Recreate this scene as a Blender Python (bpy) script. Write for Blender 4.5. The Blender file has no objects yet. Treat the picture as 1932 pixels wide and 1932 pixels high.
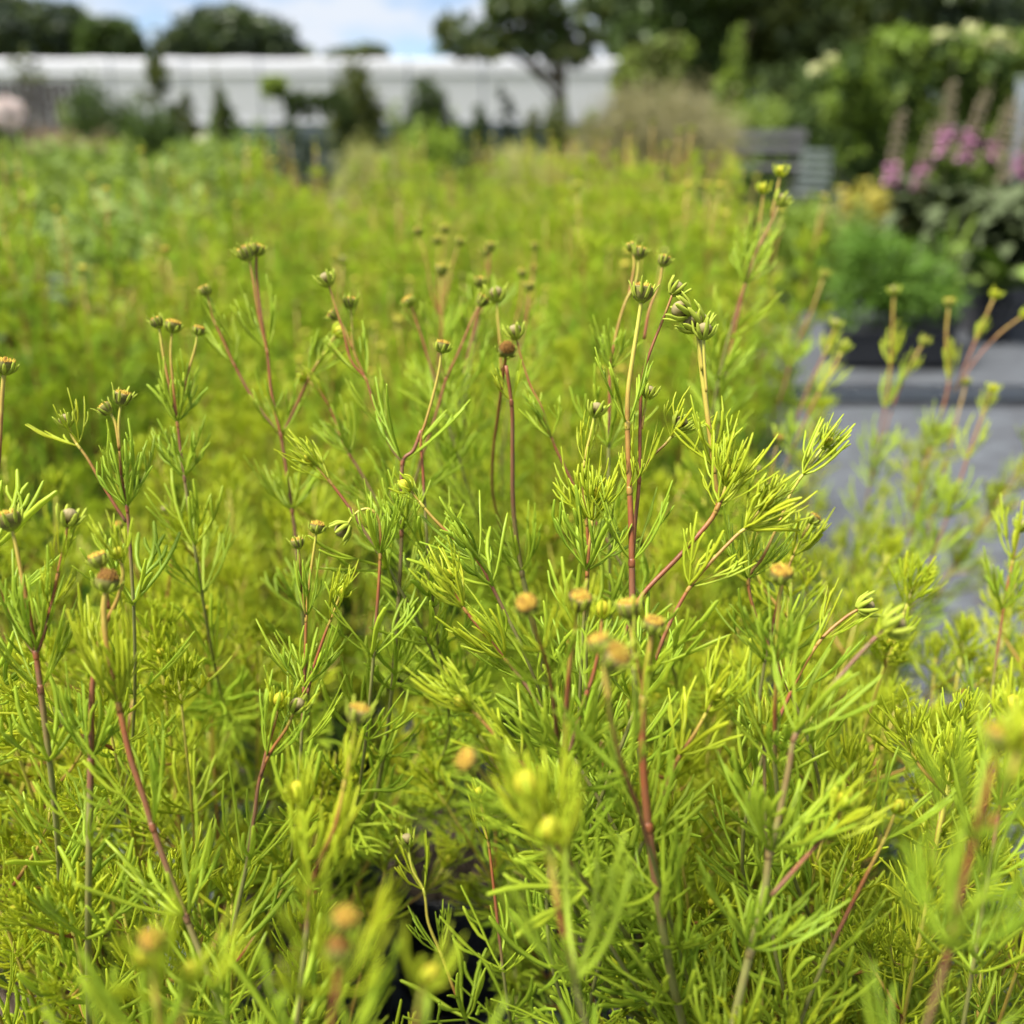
import bpy, math, random
import numpy as np
from mathutils import Matrix, Vector

# ------------------------------------------------------------------ scene, camera, world, sun
scene = bpy.context.scene
COL = scene.collection
R = math.radians
CAM_H, PITCH, FPX, CPX = 0.88, R(21.65), 1856.0, 966.0     # photo measured on a 1932 px square

cam = bpy.data.cameras.new("camera")
cam.sensor_fit = 'HORIZONTAL'
cam.sensor_width = 26.0
cam.lens = 26.0 * FPX / 1932.0
cam.clip_start, cam.clip_end = 0.02, 3000
cam.dof.use_dof = True
cam.dof.focus_distance = 0.425
cam.dof.aperture_fstop = cam.lens / 6.8
cam.dof.aperture_blades = 0
camo = bpy.data.objects.new("camera", cam)
camo.location = (0, 0, CAM_H)
camo.rotation_euler = (math.pi / 2 - PITCH, 0, 0)
COL.objects.link(camo)
scene.camera = camo

SUN_EL, SUN_AZ = R(64), R(252)          # azimuth clockwise from +Y: high on the left, veiled by thin cloud
world = bpy.data.worlds.new("World")
scene.world = world
world.use_nodes = True
wn, wl = world.node_tree.nodes, world.node_tree.links
wn.clear()
w_out = wn.new('ShaderNodeOutputWorld')
w_sky = wn.new('ShaderNodeTexSky')
w_sky.sky_type = 'NISHITA'
w_sky.sun_disc = False
w_sky.sun_elevation = SUN_EL
w_sky.sun_rotation = SUN_AZ
w_sky.air_density, w_sky.dust_density, w_sky.ozone_density = 0.7, 0.1, 1.5
w_sky.altitude = 1500
w_bg = wn.new('ShaderNodeBackground'); w_bg.inputs['Strength'].default_value = 0.05
w_cl = wn.new('ShaderNodeBackground'); w_cl.inputs['Color'].default_value = (0.80, 0.86, 0.95, 1)
w_cl.inputs['Strength'].default_value = 0.32
w_tc = wn.new('ShaderNodeTexCoord')
w_map = wn.new('ShaderNodeMapping'); w_map.inputs['Scale'].default_value = (1.0, 1.0, 2.6)
w_map.inputs['Location'].default_value = (3.1, 0.4, 0.2)
w_no = wn.new('ShaderNodeTexNoise')
w_no.inputs['Scale'].default_value = 6.5
w_no.inputs['Detail'].default_value = 7
w_no.inputs['Roughness'].default_value = 0.55
w_rp = wn.new('ShaderNodeValToRGB')
w_rp.color_ramp.elements[0].position = 0.37
w_rp.color_ramp.elements[1].position = 0.53
w_mx = wn.new('ShaderNodeMixShader')
wl.new(w_tc.outputs['Generated'], w_map.inputs['Vector'])
wl.new(w_map.outputs['Vector'], w_no.inputs['Vector'])
wl.new(w_no.outputs['Fac'], w_rp.inputs['Fac'])
wl.new(w_rp.outputs['Color'], w_mx.inputs['Fac'])
wl.new(w_sky.outputs['Color'], w_bg.inputs['Color'])
wl.new(w_bg.outputs['Background'], w_mx.inputs[1])
wl.new(w_cl.outputs['Background'], w_mx.inputs[2])
wl.new(w_mx.outputs['Shader'], w_out.inputs['Surface'])

sun = bpy.data.lights.new("sun", 'SUN')
sun.energy = 4.4
sun.angle = R(20)
sun.color = (1.0, 0.95, 0.86)
suno = bpy.data.objects.new("sun", sun)
sd = Vector((math.sin(SUN_AZ) * math.cos(SUN_EL), math.cos(SUN_AZ) * math.cos(SUN_EL), math.sin(SUN_EL)))
suno.rotation_euler = sd.to_track_quat('Z', 'Y').to_euler()
suno.location = (0, 0, 30)
COL.objects.link(suno)

scene.view_settings.view_transform = 'Standard'
scene.view_settings.look = 'None'
scene.view_settings.gamma = 1.0
scene.view_settings.exposure = 1.7
scene.view_settings.use_curve_mapping = False
scene.render.engine = 'CYCLES'
cy = scene.cycles
cy.use_denoising = True
cy.use_adaptive_sampling = True
cy.adaptive_threshold = 0.015
cy.max_bounces = 7
cy.diffuse_bounces = 4
cy.glossy_bounces = 2
cy.transmission_bounces = 5
cy.transparent_max_bounces = 8
cy.caustics_reflective = False
cy.caustics_refractive = False

# ------------------------------------------------------------------ helpers
rng = np.random.default_rng(11)
random.seed(11)
CP, SP = math.cos(PITCH), math.sin(PITCH)


def at(px, py, d):
    """a pixel of the photo and its depth along the view axis -> a point of the place"""
    u, v = (px - CPX) / FPX, (py - CPX) / FPX
    return np.array((u * d, (CP - v * SP) * d, CAM_H - (SP + v * CP) * d))


def atY(px, py, Y):
    v = (py - CPX) / FPX
    return at(px, py, Y / (CP - v * SP))


def unit(v):
    v = np.asarray(v, float)
    return v / (np.linalg.norm(v, axis=-1, keepdims=True) + 1e-12)


class MB:
    """collects geometry for ONE mesh object"""
    def __init__(s):
        s.V, s.Q, s.T, s.qm, s.tm, s.A, s.n = [], [], [], [], [], [], 0

    def add(s, V, Q=None, T=None, mi=0, tint=0.0):
        V = np.asarray(V, float).reshape(-1, 3)
        s.V.append(V)
        s.A.append(np.broadcast_to(np.asarray(tint, float), (len(V),)))
        if Q is not None and len(Q):
            Q = np.asarray(Q, int).reshape(-1, 4)
            s.Q.append(Q + s.n)
            s.qm.append(np.broadcast_to(np.asarray(mi, int), (len(Q),)))
        if T is not None and len(T):
            T = np.asarray(T, int).reshape(-1, 3)
            s.T.append(T + s.n)
            s.tm.append(np.broadcast_to(np.asarray(mi, int), (len(T),)))
        s.n += len(V)

    def arrays(s):
        V = np.concatenate(s.V)
        Q = np.concatenate(s.Q) if s.Q else np.zeros((0, 4), int)
        T = np.concatenate(s.T) if s.T else np.zeros((0, 3), int)
        return V, Q, T

    def mesh(s, name, mats, smooth=True):
        V, Q, T = s.arrays()
        qm = np.concatenate(s.qm) if s.qm else np.zeros(0, int)
        tm = np.concatenate(s.tm) if s.tm else np.zeros(0, int)
        me = bpy.data.meshes.new(name)
        me.vertices.add(len(V))
        me.vertices.foreach_set('co', V.astype(np.float32).ravel())
        me.loops.add(Q.size + T.size)
        me.loops.foreach_set('vertex_index', np.concatenate((Q.ravel(), T.ravel())).astype(np.int32))
        nq, nt = len(Q), len(T)
        me.polygons.add(nq + nt)
        st = np.concatenate((np.arange(nq) * 4, nq * 4 + np.arange(nt) * 3)).astype(np.int32)
        me.polygons.foreach_set('loop_start', st)
        me.polygons.foreach_set('material_index', np.concatenate((qm, tm)).astype(np.int32))
        me.polygons.foreach_set('use_smooth', np.full(nq + nt, smooth))
        at_ = me.attributes.new('tint', 'FLOAT', 'POINT')
        at_.data.foreach_set('value', np.concatenate(s.A).astype(np.float32))
        for m in (mats if isinstance(mats, (list, tuple)) else [mats]):
            me.materials.append(m)
        me.update()
        me.validate()
        return me

    def obj(s, name, mats, parent=None, smooth=True):
        return link(name, s.mesh(name, mats, smooth), parent)

    # --- shapes
    def tube(s, P, r, sides=6, mi=0, tint=0.0, flat=1.0, cap=True):
        P = np.asarray(P, float)
        n = len(P)
        r = np.broadcast_to(np.asarray(r, float), (n,))
        t = unit(np.gradient(P, axis=0))
        ref = np.array((0.137, 0.92, 0.31))
        if abs(np.dot(unit(P[-1] - P[0]), unit(ref))) > 0.9:
            ref = np.array((0.93, 0.1, 0.2))
        a = unit(np.cross(t, ref))
        b = np.cross(a, t)
        ang = np.arange(sides) * 2 * math.pi / sides
        V = P[:, None] + r[:, None, None] * (np.cos(ang)[None, :, None] * a[:, None] + flat * np.sin(ang)[None, :, None] * b[:, None])
        V = V.reshape(-1, 3)
        i = np.arange(n - 1)[:, None] * sides
        j = np.arange(sides)[None]
        k = (j + 1) % sides
        Q = np.stack((i + j, i + k, i + sides + k, i + sides + j), -1).reshape(-1, 4)
        tn = np.repeat(np.broadcast_to(np.asarray(tint, float), (n,)), sides)
        T = None
        if cap:
            V = np.concatenate((V, P[:1], P[-1:]))
            tn = np.concatenate((tn, tn[:1], tn[-1:]))
            jj = np.arange(sides)
            kk = (jj + 1) % sides
            e = (n - 1) * sides
            T = np.concatenate((np.stack((kk, jj, np.full(sides, n * sides)), -1),
                                np.stack((e + jj, e + kk, np.full(sides, n * sides + 1)), -1)))
        s.add(V, Q, T, mi, tn)

    def box(s, c, size, mi=0, rot=0.0, tint=0.0, bev=0.0, tilt=None):
        h = np.asarray(size, float) / 2
        b = min(bev, h.min() * 0.6)
        if b <= 0:
            V = np.array([(x, y, z) for x in (-1, 1) for y in (-1, 1) for z in (-1, 1)], float) * h
            Q = [(0, 1, 3, 2), (4, 6, 7, 5), (0, 4, 5, 1), (2, 3, 7, 6), (0, 2, 6, 4), (1, 5, 7, 3)]
            T = None
        else:
            V, idx = [], {}
            for x in (-1, 1):
                for y in (-1, 1):
                    for z in (-1, 1):
                        for ax in range(3):
                            p = np.array((x, y, z), float) * h
                            for o in range(3):
                                if o != ax:
                                    p[o] -= np.sign(p[o]) * b
                            idx[(x, y, z, ax)] = len(V)
                            V.append(p)
            Q = []
            for ax in range(3):
                o1, o2 = [(1, 2), (2, 0), (0, 1)][ax]
                for sg in (-1, 1):
                    q = []
                    for (u, w) in ((-1, -1), (1, -1), (1, 1), (-1, 1)):
                        k = [0, 0, 0]; k[ax] = sg; k[o1] = u; k[o2] = w
                        q.append(idx[(*k, ax)])
                    Q.append(q if sg > 0 else q[::-1])
            for ax in range(3):
                o1, o2 = [(1, 2), (2, 0), (0, 1)][ax]
                for u in (-1, 1):
                    for w in (-1, 1):
                        def K(a_, m):
                            k = [0, 0, 0]; k[ax] = a_; k[o1] = u; k[o2] = w
                            return idx[(*k, m)]
                        q = [K(-1, o1), K(1, o1), K(1, o2), K(-1, o2)]
                        Q.append(q if u * w > 0 else q[::-1])
            T = []
            for x in (-1, 1):
                for y in (-1, 1):
                    for z in (-1, 1):
                        t = [idx[(x, y, z, 0)], idx[(x, y, z, 1)], idx[(x, y, z, 2)]]
                        T.append(t if x * y * z > 0 else t[::-1])
            V = np.array(V)
        if tilt is not None:
            V = V @ np.array(Matrix.Rotation(tilt, 3, 'X')).T
        cz, sz = math.cos(rot), math.sin(rot)
        V = np.stack((V[:, 0] * cz - V[:, 1] * sz, V[:, 0] * sz + V[:, 1] * cz, V[:, 2]), -1)
        s.add(V + np.asarray(c, float), Q, T, mi, tint)

    def lathe(s, prof, sides=20, mi=0, c=(0, 0, 0), tint=0.0, lobes=0, amp=0.0):
        prof = np.asarray(prof, float)
        n = len(prof)
        a = np.arange(sides) * 2 * math.pi / sides
        k = 1 + (amp * np.cos(lobes * a) if lobes else 0 * a)
        V = np.stack((prof[:, :1] * np.cos(a) * k, prof[:, :1] * np.sin(a) * k, np.repeat(prof[:, 1:], sides, 1)), -1)
        i = np.arange(n - 1)[:, None] * sides
        j = np.arange(sides)[None]
        kk = (j + 1) % sides
        Q = np.stack((i + j, i + kk, i + sides + kk, i + sides + j), -1).reshape(-1, 4)
        tn = np.repeat(np.broadcast_to(np.asarray(tint, float), (n,)), sides)
        s.add(V.reshape(-1, 3) + np.asarray(c, float), Q, None, mi, tn)

    def inst(s, tpl, M, mi=0):
        """many transformed copies of a template (V,Q,T) in this one mesh; mi per copy"""
        M = np.asarray(M, float)
        if not len(M):
            return
        V, Q, T = tpl
        W = np.einsum('kij,nj->kni', M[:, :3, :3], V) + M[:, None, :3, 3]
        off = (np.arange(len(M)) * len(V))[:, None, None]
        mi = np.broadcast_to(np.asarray(mi, int), (len(M),))
        QQ = (Q[None] + off).reshape(-1, 4)
        TT = (T[None] + off).reshape(-1, 3)
        s.V.append(W.reshape(-1, 3)); s.A.append(np.zeros(W.shape[0] * W.shape[1]))
        if len(QQ):
            s.Q.append(QQ + s.n); s.qm.append(np.repeat(mi, len(Q)))
        if len(TT):
            s.T.append(TT + s.n); s.tm.append(np.repeat(mi, len(T)))
        s.n += W.shape[0] * W.shape[1]


def link(name, data, parent=None, M=None):
    o = bpy.data.objects.new(name, data)
    if parent is not None:
        o.parent = parent
    if M is not None:
        o.matrix_basis = Matrix(M)
    COL.objects.link(o)
    return o


def tag(o, label=None, cat=None, group=None, kind=None):
    if label: o['label'] = label
    if cat: o['category'] = cat
    if group: o['group'] = group
    if kind: o['kind'] = kind
    return o


def thing(name, label, cat, loc=(0, 0, 0), rz=0.0, group=None):
    o = bpy.data.objects.new(name, None)
    o.empty_display_size = 0.1
    o.location = loc
    o.rotation_euler = (0, 0, rz)
    COL.objects.link(o)
    return tag(o, label, cat, group)


KIDS = {}


def copy_tree(o, parent=None):
    c = o.copy()
    COL.objects.link(c)
    c.parent = parent
    for ch in KIDS[o.name]:
        copy_tree(ch, c)
    return c


def index_kids(root):
    KIDS[root.name] = list(root.children)
    for c in root.children:
        index_kids(c)


# ------------------------------------------------------------------ materials
def new_mat(name):
    m = bpy.data.materials.new(name)
    m.use_nodes = True
    n, l = m.node_tree.nodes, m.node_tree.links
    n.clear()
    out = n.new('ShaderNodeOutputMaterial')
    b = n.new('ShaderNodeBsdfPrincipled')
    l.new(b.outputs[0], out.inputs[0])
    return m, n, l, b, out


def mixc(n, l, fac, a, b, mode='MIX'):
    x = n.new('ShaderNodeMix')
    x.data_type = 'RGBA'
    x.blend_type = mode
    for sock, v in ((x.inputs[0], fac), (x.inputs[6], a), (x.inputs[7], b)):
        if hasattr(v, 'is_linked'):
            l.new(v, sock)
        elif isinstance(v, (int, float)):
            sock.default_value = v
        else:
            sock.default_value = (*v[:3], 1)
    return x.outputs[2]


def noise(n, l, scale, detail=3, co='Object', rough=0.5, stretch=None):
    tc = n.new('ShaderNodeTexCoord')
    t = n.new('ShaderNodeTexNoise')
    t.inputs['Scale'].default_value = scale
    t.inputs['Detail'].default_value = detail
    t.inputs['Roughness'].default_value = rough
    if stretch:
        mp = n.new('ShaderNodeMapping')
        mp.inputs['Scale'].default_value = stretch
        l.new(tc.outputs[co], mp.inputs[0])
        l.new(mp.outputs[0], t.inputs[0])
    else:
        l.new(tc.outputs[co], t.inputs[0])
    return t.outputs['Fac']


def bump(n, l, b, h, strength=0.3, dist=0.01):
    bp = n.new('ShaderNodeBump')
    bp.inputs['Strength'].default_value = strength
    bp.inputs['Distance'].default_value = dist
    l.new(h, bp.inputs['Height'])
    l.new(bp.outputs[0], b.inputs['Normal'])


def leaf_mat(name, c1, c2, trans=0.4, rough=0.6, spec=0.18, c3=None, walls=1):
    """leaf: colour differs from leaf to leaf; light passes through"""
    m, n, l, b, out = new_mat(name)
    oi = n.new('ShaderNodeObjectInfo')
    ge = n.new('ShaderNodeNewGeometry')
    add = n.new('ShaderNodeMath'); add.operation = 'MULTIPLY_ADD'
    add.inputs[1].default_value = 0.45
    l.new(oi.outputs['Random'], add.inputs[0])
    sc = n.new('ShaderNodeMath'); sc.operation = 'MULTIPLY'; sc.inputs[1].default_value = 0.55
    l.new(ge.outputs['Random Per Island'], sc.inputs[0])
    l.new(sc.outputs[0], add.inputs[2])
    col = mixc(n, l, add.outputs[0], c1, c2)
    if c3:
        f = noise(n, l, 9, 2)
        rp = n.new('ShaderNodeMapRange')
        rp.inputs[1].default_value, rp.inputs[2].default_value = 0.55, 0.75
        l.new(f, rp.inputs[0])
        col = mixc(n, l, rp.outputs[0], col, c3)
    if walls == 2:                      # a few filaments have gone dry
        dr = n.new('ShaderNodeMapRange')
        dr.inputs[1].default_value, dr.inputs[2].default_value = 0.962, 0.975
        l.new(ge.outputs['Random Per Island'], dr.inputs[0])
        dm = n.new('ShaderNodeMath'); dm.operation = 'MULTIPLY'; dm.inputs[1].default_value = 0.75
        l.new(dr.outputs[0], dm.inputs[0])
        col = mixc(n, l, dm.outputs[0], col, (0.30, 0.20, 0.07))
    l.new(col, b.inputs['Base Color'])
    b.inputs['Roughness'].default_value = rough
    b.inputs['Specular IOR Level'].default_value = spec
    tr = n.new('ShaderNodeBsdfTranslucent')
    if walls >= 2:                      # closed fleshy leaf: light crosses two skins, so each passes the root of the colour
        gm = n.new('ShaderNodeGamma'); gm.inputs[1].default_value = 0.55
        l.new(col, gm.inputs[0])
        l.new(gm.outputs[0], tr.inputs[0])
    else:
        tcol = mixc(n, l, 1.0, col, (1.0, 1.0, 0.55), 'MULTIPLY')
        l.new(tcol, tr.inputs[0])
    mx = n.new('ShaderNodeMixShader')
    mx.inputs[0].default_value = trans
    l.new(b.outputs[0], mx.inputs[1])
    l.new(tr.outputs[0], mx.inputs[2])
    l.new(mx.outputs[0], out.inputs[0])
    return m


def plain(name, c1, c2=None, rough=0.6, spec=0.3, nscale=20, bmp=0.0, stretch=None, metal=0.0, bscale=None):
    m, n, l, b, out = new_mat(name)
    f = noise(n, l, nscale, 4, stretch=stretch)
    l.new(mixc(n, l, f, c1, c2 or c1), b.inputs['Base Color'])
    b.inputs['Roughness'].default_value = rough
    b.inputs['Specular IOR Level'].default_value = spec
    b.inputs['Metallic'].default_value = metal
    if bmp:
        bump(n, l, b, noise(n, l, bscale or nscale * 3, 4, stretch=stretch), bmp)
    return m


def tint_mat(name, stops, rough=0.45, spec=0.35, trans=0.0, nscale=150):
    """colour by the 'tint' attribute along a stem or head, broken by noise"""
    m, n, l, b, out = new_mat(name)
    a = n.new('ShaderNodeAttribute'); a.attribute_name = 'tint'
    f = noise(n, l, nscale, 3)
    ma = n.new('ShaderNodeMath'); ma.operation = 'MULTIPLY_ADD'
    ma.inputs[1].default_value = 0.35
    l.new(f, ma.inputs[0])
    su = n.new('ShaderNodeMath'); su.operation = 'SUBTRACT'; su.inputs[1].default_value = 0.17
    l.new(a.outputs['Fac'], su.inputs[0])
    l.new(su.outputs[0], ma.inputs[2])
    rp = n.new('ShaderNodeValToRGB')
    el = rp.color_ramp.elements
    while len(el) < len(stops):
        el.new(0.5)
    for e, (p, c) in zip(el, stops):
        e.position = p
        e.color = (*c, 1)
    l.new(ma.outputs[0], rp.inputs[0])
    l.new(rp.outputs[0], b.inputs['Base Color'])
    b.inputs['Roughness'].default_value = rough
    b.inputs['Specular IOR Level'].default_value = spec
    bump(n, l, b, noise(n, l, 900, 2, stretch=(1, 1, 0.08)), 0.25, 0.0006)
    return m


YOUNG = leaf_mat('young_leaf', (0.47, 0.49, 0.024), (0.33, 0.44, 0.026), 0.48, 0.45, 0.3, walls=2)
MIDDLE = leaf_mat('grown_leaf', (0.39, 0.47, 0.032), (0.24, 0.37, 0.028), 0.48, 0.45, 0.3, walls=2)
OLD_SHADED = leaf_mat('lower_leaf_shaded', (0.13, 0.235, 0.022), (0.065, 0.14, 0.018), 0.44, 0.45, 0.3, walls=2)  # older, greener leaf; canopy shade is also painted in as a darker colour
AGES = [YOUNG, MIDDLE, OLD_SHADED]
AGES_FAR = [leaf_mat('young_leaf_rows', (0.42, 0.50, 0.026), (0.28, 0.42, 0.026), 0.48, 0.6, 0.15, walls=3),
            leaf_mat('grown_leaf_rows', (0.32, 0.45, 0.030), (0.19, 0.34, 0.026), 0.48, 0.6, 0.15, walls=3),
            leaf_mat('lower_leaf_rows_shaded', (0.12, 0.24, 0.026), (0.06, 0.145, 0.020), 0.40, 0.6, 0.15, walls=3)]  # lower leaf, colour deepened to paint shade into the hollows between clumps
STEM = tint_mat('stem', [(0.0, (0.36, 0.40, 0.05)), (0.3, (0.33, 0.25, 0.045)), (0.55, (0.20, 0.062, 0.022)),
                         (0.78, (0.15, 0.072, 0.038)), (1.0, (0.17, 0.17, 0.05))])
CUP = tint_mat('seed_cup', [(0.0, (0.26, 0.29, 0.04)), (0.35, (0.17, 0.18, 0.035)), (0.7, (0.10, 0.085, 0.025)), (1.0, (0.26, 0.20, 0.07))], 0.7, 0.15)
BRACT = leaf_mat('bract', (0.39, 0.44, 0.05), (0.31, 0.39, 0.045), 0.35, walls=2)
DISC = tint_mat('disc_florets', [(0.0, (0.40, 0.32, 0.05)), (0.5, (0.29, 0.185, 0.028)), (1.0, (0.12, 0.06, 0.016))], nscale=700, rough=0.9, spec=0.08)
BUDM = tint_mat('bud_skin', [(0.0, (0.06, 0.045, 0.018)), (0.5, (0.13, 0.11, 0.035)), (1.0, (0.22, 0.18, 0.09))], nscale=300, rough=0.65, spec=0.15)
YBUD = leaf_mat('yellow_bud', (0.50, 0.42, 0.03), (0.40, 0.40, 0.03), 0.25)
POTM = plain('pot_plastic', (0.012, 0.013, 0.016), (0.02, 0.021, 0.025), rough=0.42, spec=0.5, nscale=30, bmp=0.05)
BARK = plain('bark_mulch', (0.045, 0.033, 0.024), (0.14, 0.105, 0.075), rough=0.9, nscale=60, bmp=1.0, bscale=120)
# ------------------------------------------------------------------ leaf, bract and head templates
def filament(mb, p0, phi0, L, up, w, rings=6, sides=4, bend=0.55, r=rng, thick=0.5, tipw=0.62, mi=0):
    s = np.linspace(0, 1, rings)
    w = w * r.uniform(0.72, 1.22)
    ph = phi0 * (1 - bend * s) + r.uniform(-0.45, 0.45) * s + r.uniform(-.3, .3) * np.sin(s * 5)
    dx, dy = np.cos(ph), np.sin(ph)
    ds = L / (rings - 1)
    x = np.concatenate(([0], np.cumsum(dx[:-1] * ds)))
    y = np.concatenate(([0], np.cumsum(dy[:-1] * ds)))
    z = up * L * s ** 1.8 * r.uniform(0.6, 1.35) + r.uniform(-0.09, 0.09) * L * s
    P = np.stack((x, y, z), -1) + p0
    t = unit(np.gradient(P, axis=0))
    a = unit(np.cross(t, (0, 0, 1.0)))
    b = np.cross(a, t)
    wd = 0.5 * w * (0.62 + 0.38 * np.sin(np.minimum(s * 1.9, 1.5))) * (1 - (1 - tipw) * np.maximum(0, (s - 0.75) / 0.25) ** 2)
    ang = np.arange(sides) * 2 * math.pi / sides
    V = P[:, None] + wd[:, None, None] * (np.cos(ang)[None, :, None] * a[:, None] + thick * np.sin(ang)[None, :, None] * b[:, None])
    V = V.reshape(-1, 3)
    i = np.arange(rings - 1)[:, None] * sides
    j = np.arange(sides)[None]
    k = (j + 1) % sides
    Q = np.stack((i + j, i + k, i + sides + k, i + sides + j), -1).reshape(-1, 4)
    tip = P[-1] + t[-1] * w * 0.35
    e = (rings - 1) * sides
    jj = np.arange(sides)
    T = np.stack((e + jj, e + (jj + 1) % sides, np.full(sides, len(V))), -1)
    mb.add(np.concatenate((V, tip[None])), Q, T, mi)
    return P


def leaf_template(r, L=0.038, w=0.0021, rings=6, sides=4, full=True):
    mb = MB()
    up = r.uniform(0.12, 0.34)
    c = filament(mb, np.zeros(3), r.uniform(-0.1, 0.1), L, up, w, rings, sides, r=r)

    def pt(P, f):
        x = f * (len(P) - 1); i = min(int(x), len(P) - 2)
        return P[i] + (P[i + 1] - P[i]) * (x - i)
    for sg in (-1, 1):
        a = filament(mb, pt(c, 0.05), sg * r.uniform(0.5, 0.8), L * r.uniform(0.72, 0.95), up * r.uniform(0.8, 1.1), w, rings, sides, 0.6, r=r)
        if r.random() < 0.82:
            filament(mb, pt(a, r.uniform(0.28, 0.4)), sg * r.uniform(0.55, 0.95), L * r.uniform(0.32, 0.5), up, w * 0.92, max(3, rings - 1), sides, 0.7, r=r)
        if full and r.random() < 0.5:
            filament(mb, pt(a, r.uniform(0.4, 0.55)), -sg * r.uniform(0.05, 0.3), L * r.uniform(0.28, 0.4), up * 1.3, w * 0.9, max(3, rings - 1), sides, 0.3, r=r)
        if r.random() < 0.72:
            filament(mb, pt(c, r.uniform(0.3, 0.42)), sg * r.uniform(0.4, 0.62), L * r.uniform(0.4, 0.58), up, w * 0.95, max(3, rings - 1), sides, 0.75, r=r)
        if full and r.random() < 0.4:
            filament(mb, pt(c, r.uniform(0.5, 0.6)), sg * r.uniform(0.35, 0.5), L * r.uniform(0.22, 0.34), up, w * 0.85, max(3, rings - 1), sides, 0.7, r=r)
    return mb


lr = np.random.default_rng(3)
HI = [leaf_template(lr) for _ in range(10)]
HI_MESH = [[m.mesh('leaf', a) for a in AGES] for m in HI]
MID = [leaf_template(lr, w=0.0024, rings=4, sides=3).arrays() for _ in range(6)]
FAR = [leaf_template(lr, L=0.045, w=0.0042, rings=3, sides=3, full=False).arrays() for _ in range(6)]


def bract_mesh(L, w, curl, mat=BRACT):
    """narrow outer bract: rises from the foot of the head, then leans out"""
    mb = MB()
    s = np.linspace(0, 1, 7)
    x = 0.0012 + 0.0038 * np.sin(np.minimum(s * 2.4, 1.5)) + curl * L * np.maximum(0, s - 0.55) ** 1.5
    z = -0.001 + L * s
    P = np.stack((x, 0 * s, z), -1)
    t = unit(np.gradient(P, axis=0))
    a = np.array((0, 1.0, 0))
    b = np.cross(a, t)
    wd = 0.5 * w * np.array((0.8, 1, 1.05, 1.0, 0.95, 0.85, 0.55))
    ang = np.arange(5) * 2 * math.pi / 5
    V = (P[:, None] + wd[:, None, None] * (np.cos(ang)[None, :, None] * a + 0.55 * np.sin(ang)[None, :, None] * b[:, None])).reshape(-1, 3)
    i = np.arange(6)[:, None] * 5; j = np.arange(5)[None]; k = (j + 1) % 5
    Q = np.stack((i + j, i + k, i + 5 + k, i + 5 + j), -1).reshape(-1, 4)
    jj = np.arange(5)
    T = np.stack((30 + jj, 30 + (jj + 1) % 5, np.full(5, 35)), -1)
    mb.add(np.concatenate((V, (P[-1] + t[-1] * w * 0.3)[None])), Q, T)
    return mb, mat


def disc_mb(rad, z0, dome, r):
    """rough top of a spent head: a dome set with small upright florets"""
    mb = MB()
    mb.lathe([(rad, z0 - 0.0006), (rad * 0.96, z0 + dome * 0.25), (rad * 0.7, z0 + dome * 0.75), (rad * 0.35, z0 + dome), (0.0001, z0 + dome)], 14, 0, tint=0.75)
    for i in range(46):
        q = math.sqrt((i + 0.5) / 46) * rad * 0.97
        a = i * 2.39996
        z = z0 + dome * (1 - (q / rad) ** 2) * 0.95
        h = r.uniform(0.0008, 0.0022)
        o = np.array((q * math.cos(a), q * math.sin(a), z))
        w = 0.00052
        e = unit(np.array((q * math.cos(a) * 0.5, q * math.sin(a) * 0.5, 0.006)))
        V = [o + (w, 0, 0), o + (0, w, 0), o + (-w, 0, 0), o + (0, -w, 0), o + e * h + (r.uniform(-.3, .3) * w, 0, 0)]
        mb.add(V, None, [(0, 1, 4), (1, 2, 4), (2, 3, 4), (3, 0, 4)], 0, r.uniform(0, 1))
    return mb


def ball_mb(rad, zc, sq, tints, lobes=8, amp=0.05):
    mb = MB()
    th = np.linspace(0.02, math.pi - 0.02, 10)
    mb.lathe(np.stack((rad * np.sin(th), zc - rad * sq * np.cos(th)), -1), 24, 0, tint=np.interp(np.linspace(0, 1, 10), np.linspace(0, 1, len(tints)), tints), lobes=lobes, amp=amp)
    return mb


hr = np.random.default_rng(5)
HEADS = {}


def def_head(kind, cup, cupm, disc, discm, bracts, nb):
    HEADS[kind] = dict(cup=cup.mesh('flower_head', cupm), disc=disc.mesh('disc', discm) if disc else None,
                       bracts=[b.mesh('bract', m) for b, m in bracts], nb=nb, raw=(cup, disc, bracts), mats=(cupm, discm))


cupmb = MB()
cupmb.lathe([(0.0009, -0.0012), (0.0022, -0.0006), (0.0037, 0.0008), (0.0044, 0.0028), (0.0045, 0.0046), (0.0043, 0.0058), (0.0039, 0.0059)], 32, 0,
            tint=[0.0, 0.1, 0.5, 0.7, 0.45, 0.9, 1.0], lobes=8, amp=0.05)
def_head('cup', cupmb, CUP, disc_mb(0.0040, 0.0056, 0.0006, hr), DISC, [bract_mesh(0.0078, 0.00176, 0.35), bract_mesh(0.0092, 0.00162, 0.7)], 8)
def_head('bud', ball_mb(0.0034, 0.0030, 1.0, [0.0, 0.1, 0.45, 1.0, 0.8]), BUDM, None, None,
         [bract_mesh(0.0074, 0.0022, 0.35), bract_mesh(0.0066, 0.0022, 0.6)], 8)
def_head('young', ball_mb(0.0025, 0.0026, 1.3, [0.3, 0.6, 0.9]), YBUD, None, None,
         [bract_mesh(0.0062, 0.00189, -0.5, YOUNG), bract_mesh(0.0072, 0.00162, 0.3, YOUNG)], 7)
cup2 = MB()
cup2.lathe([(0.0009, -0.0012), (0.0028, 0.0), (0.0042, 0.0018), (0.0044, 0.0036), (0.0040, 0.0046)], 24, 0, tint=[0.0, 0.2, 0.3, 0.5, 0.8], lobes=8, amp=0.04)
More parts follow.
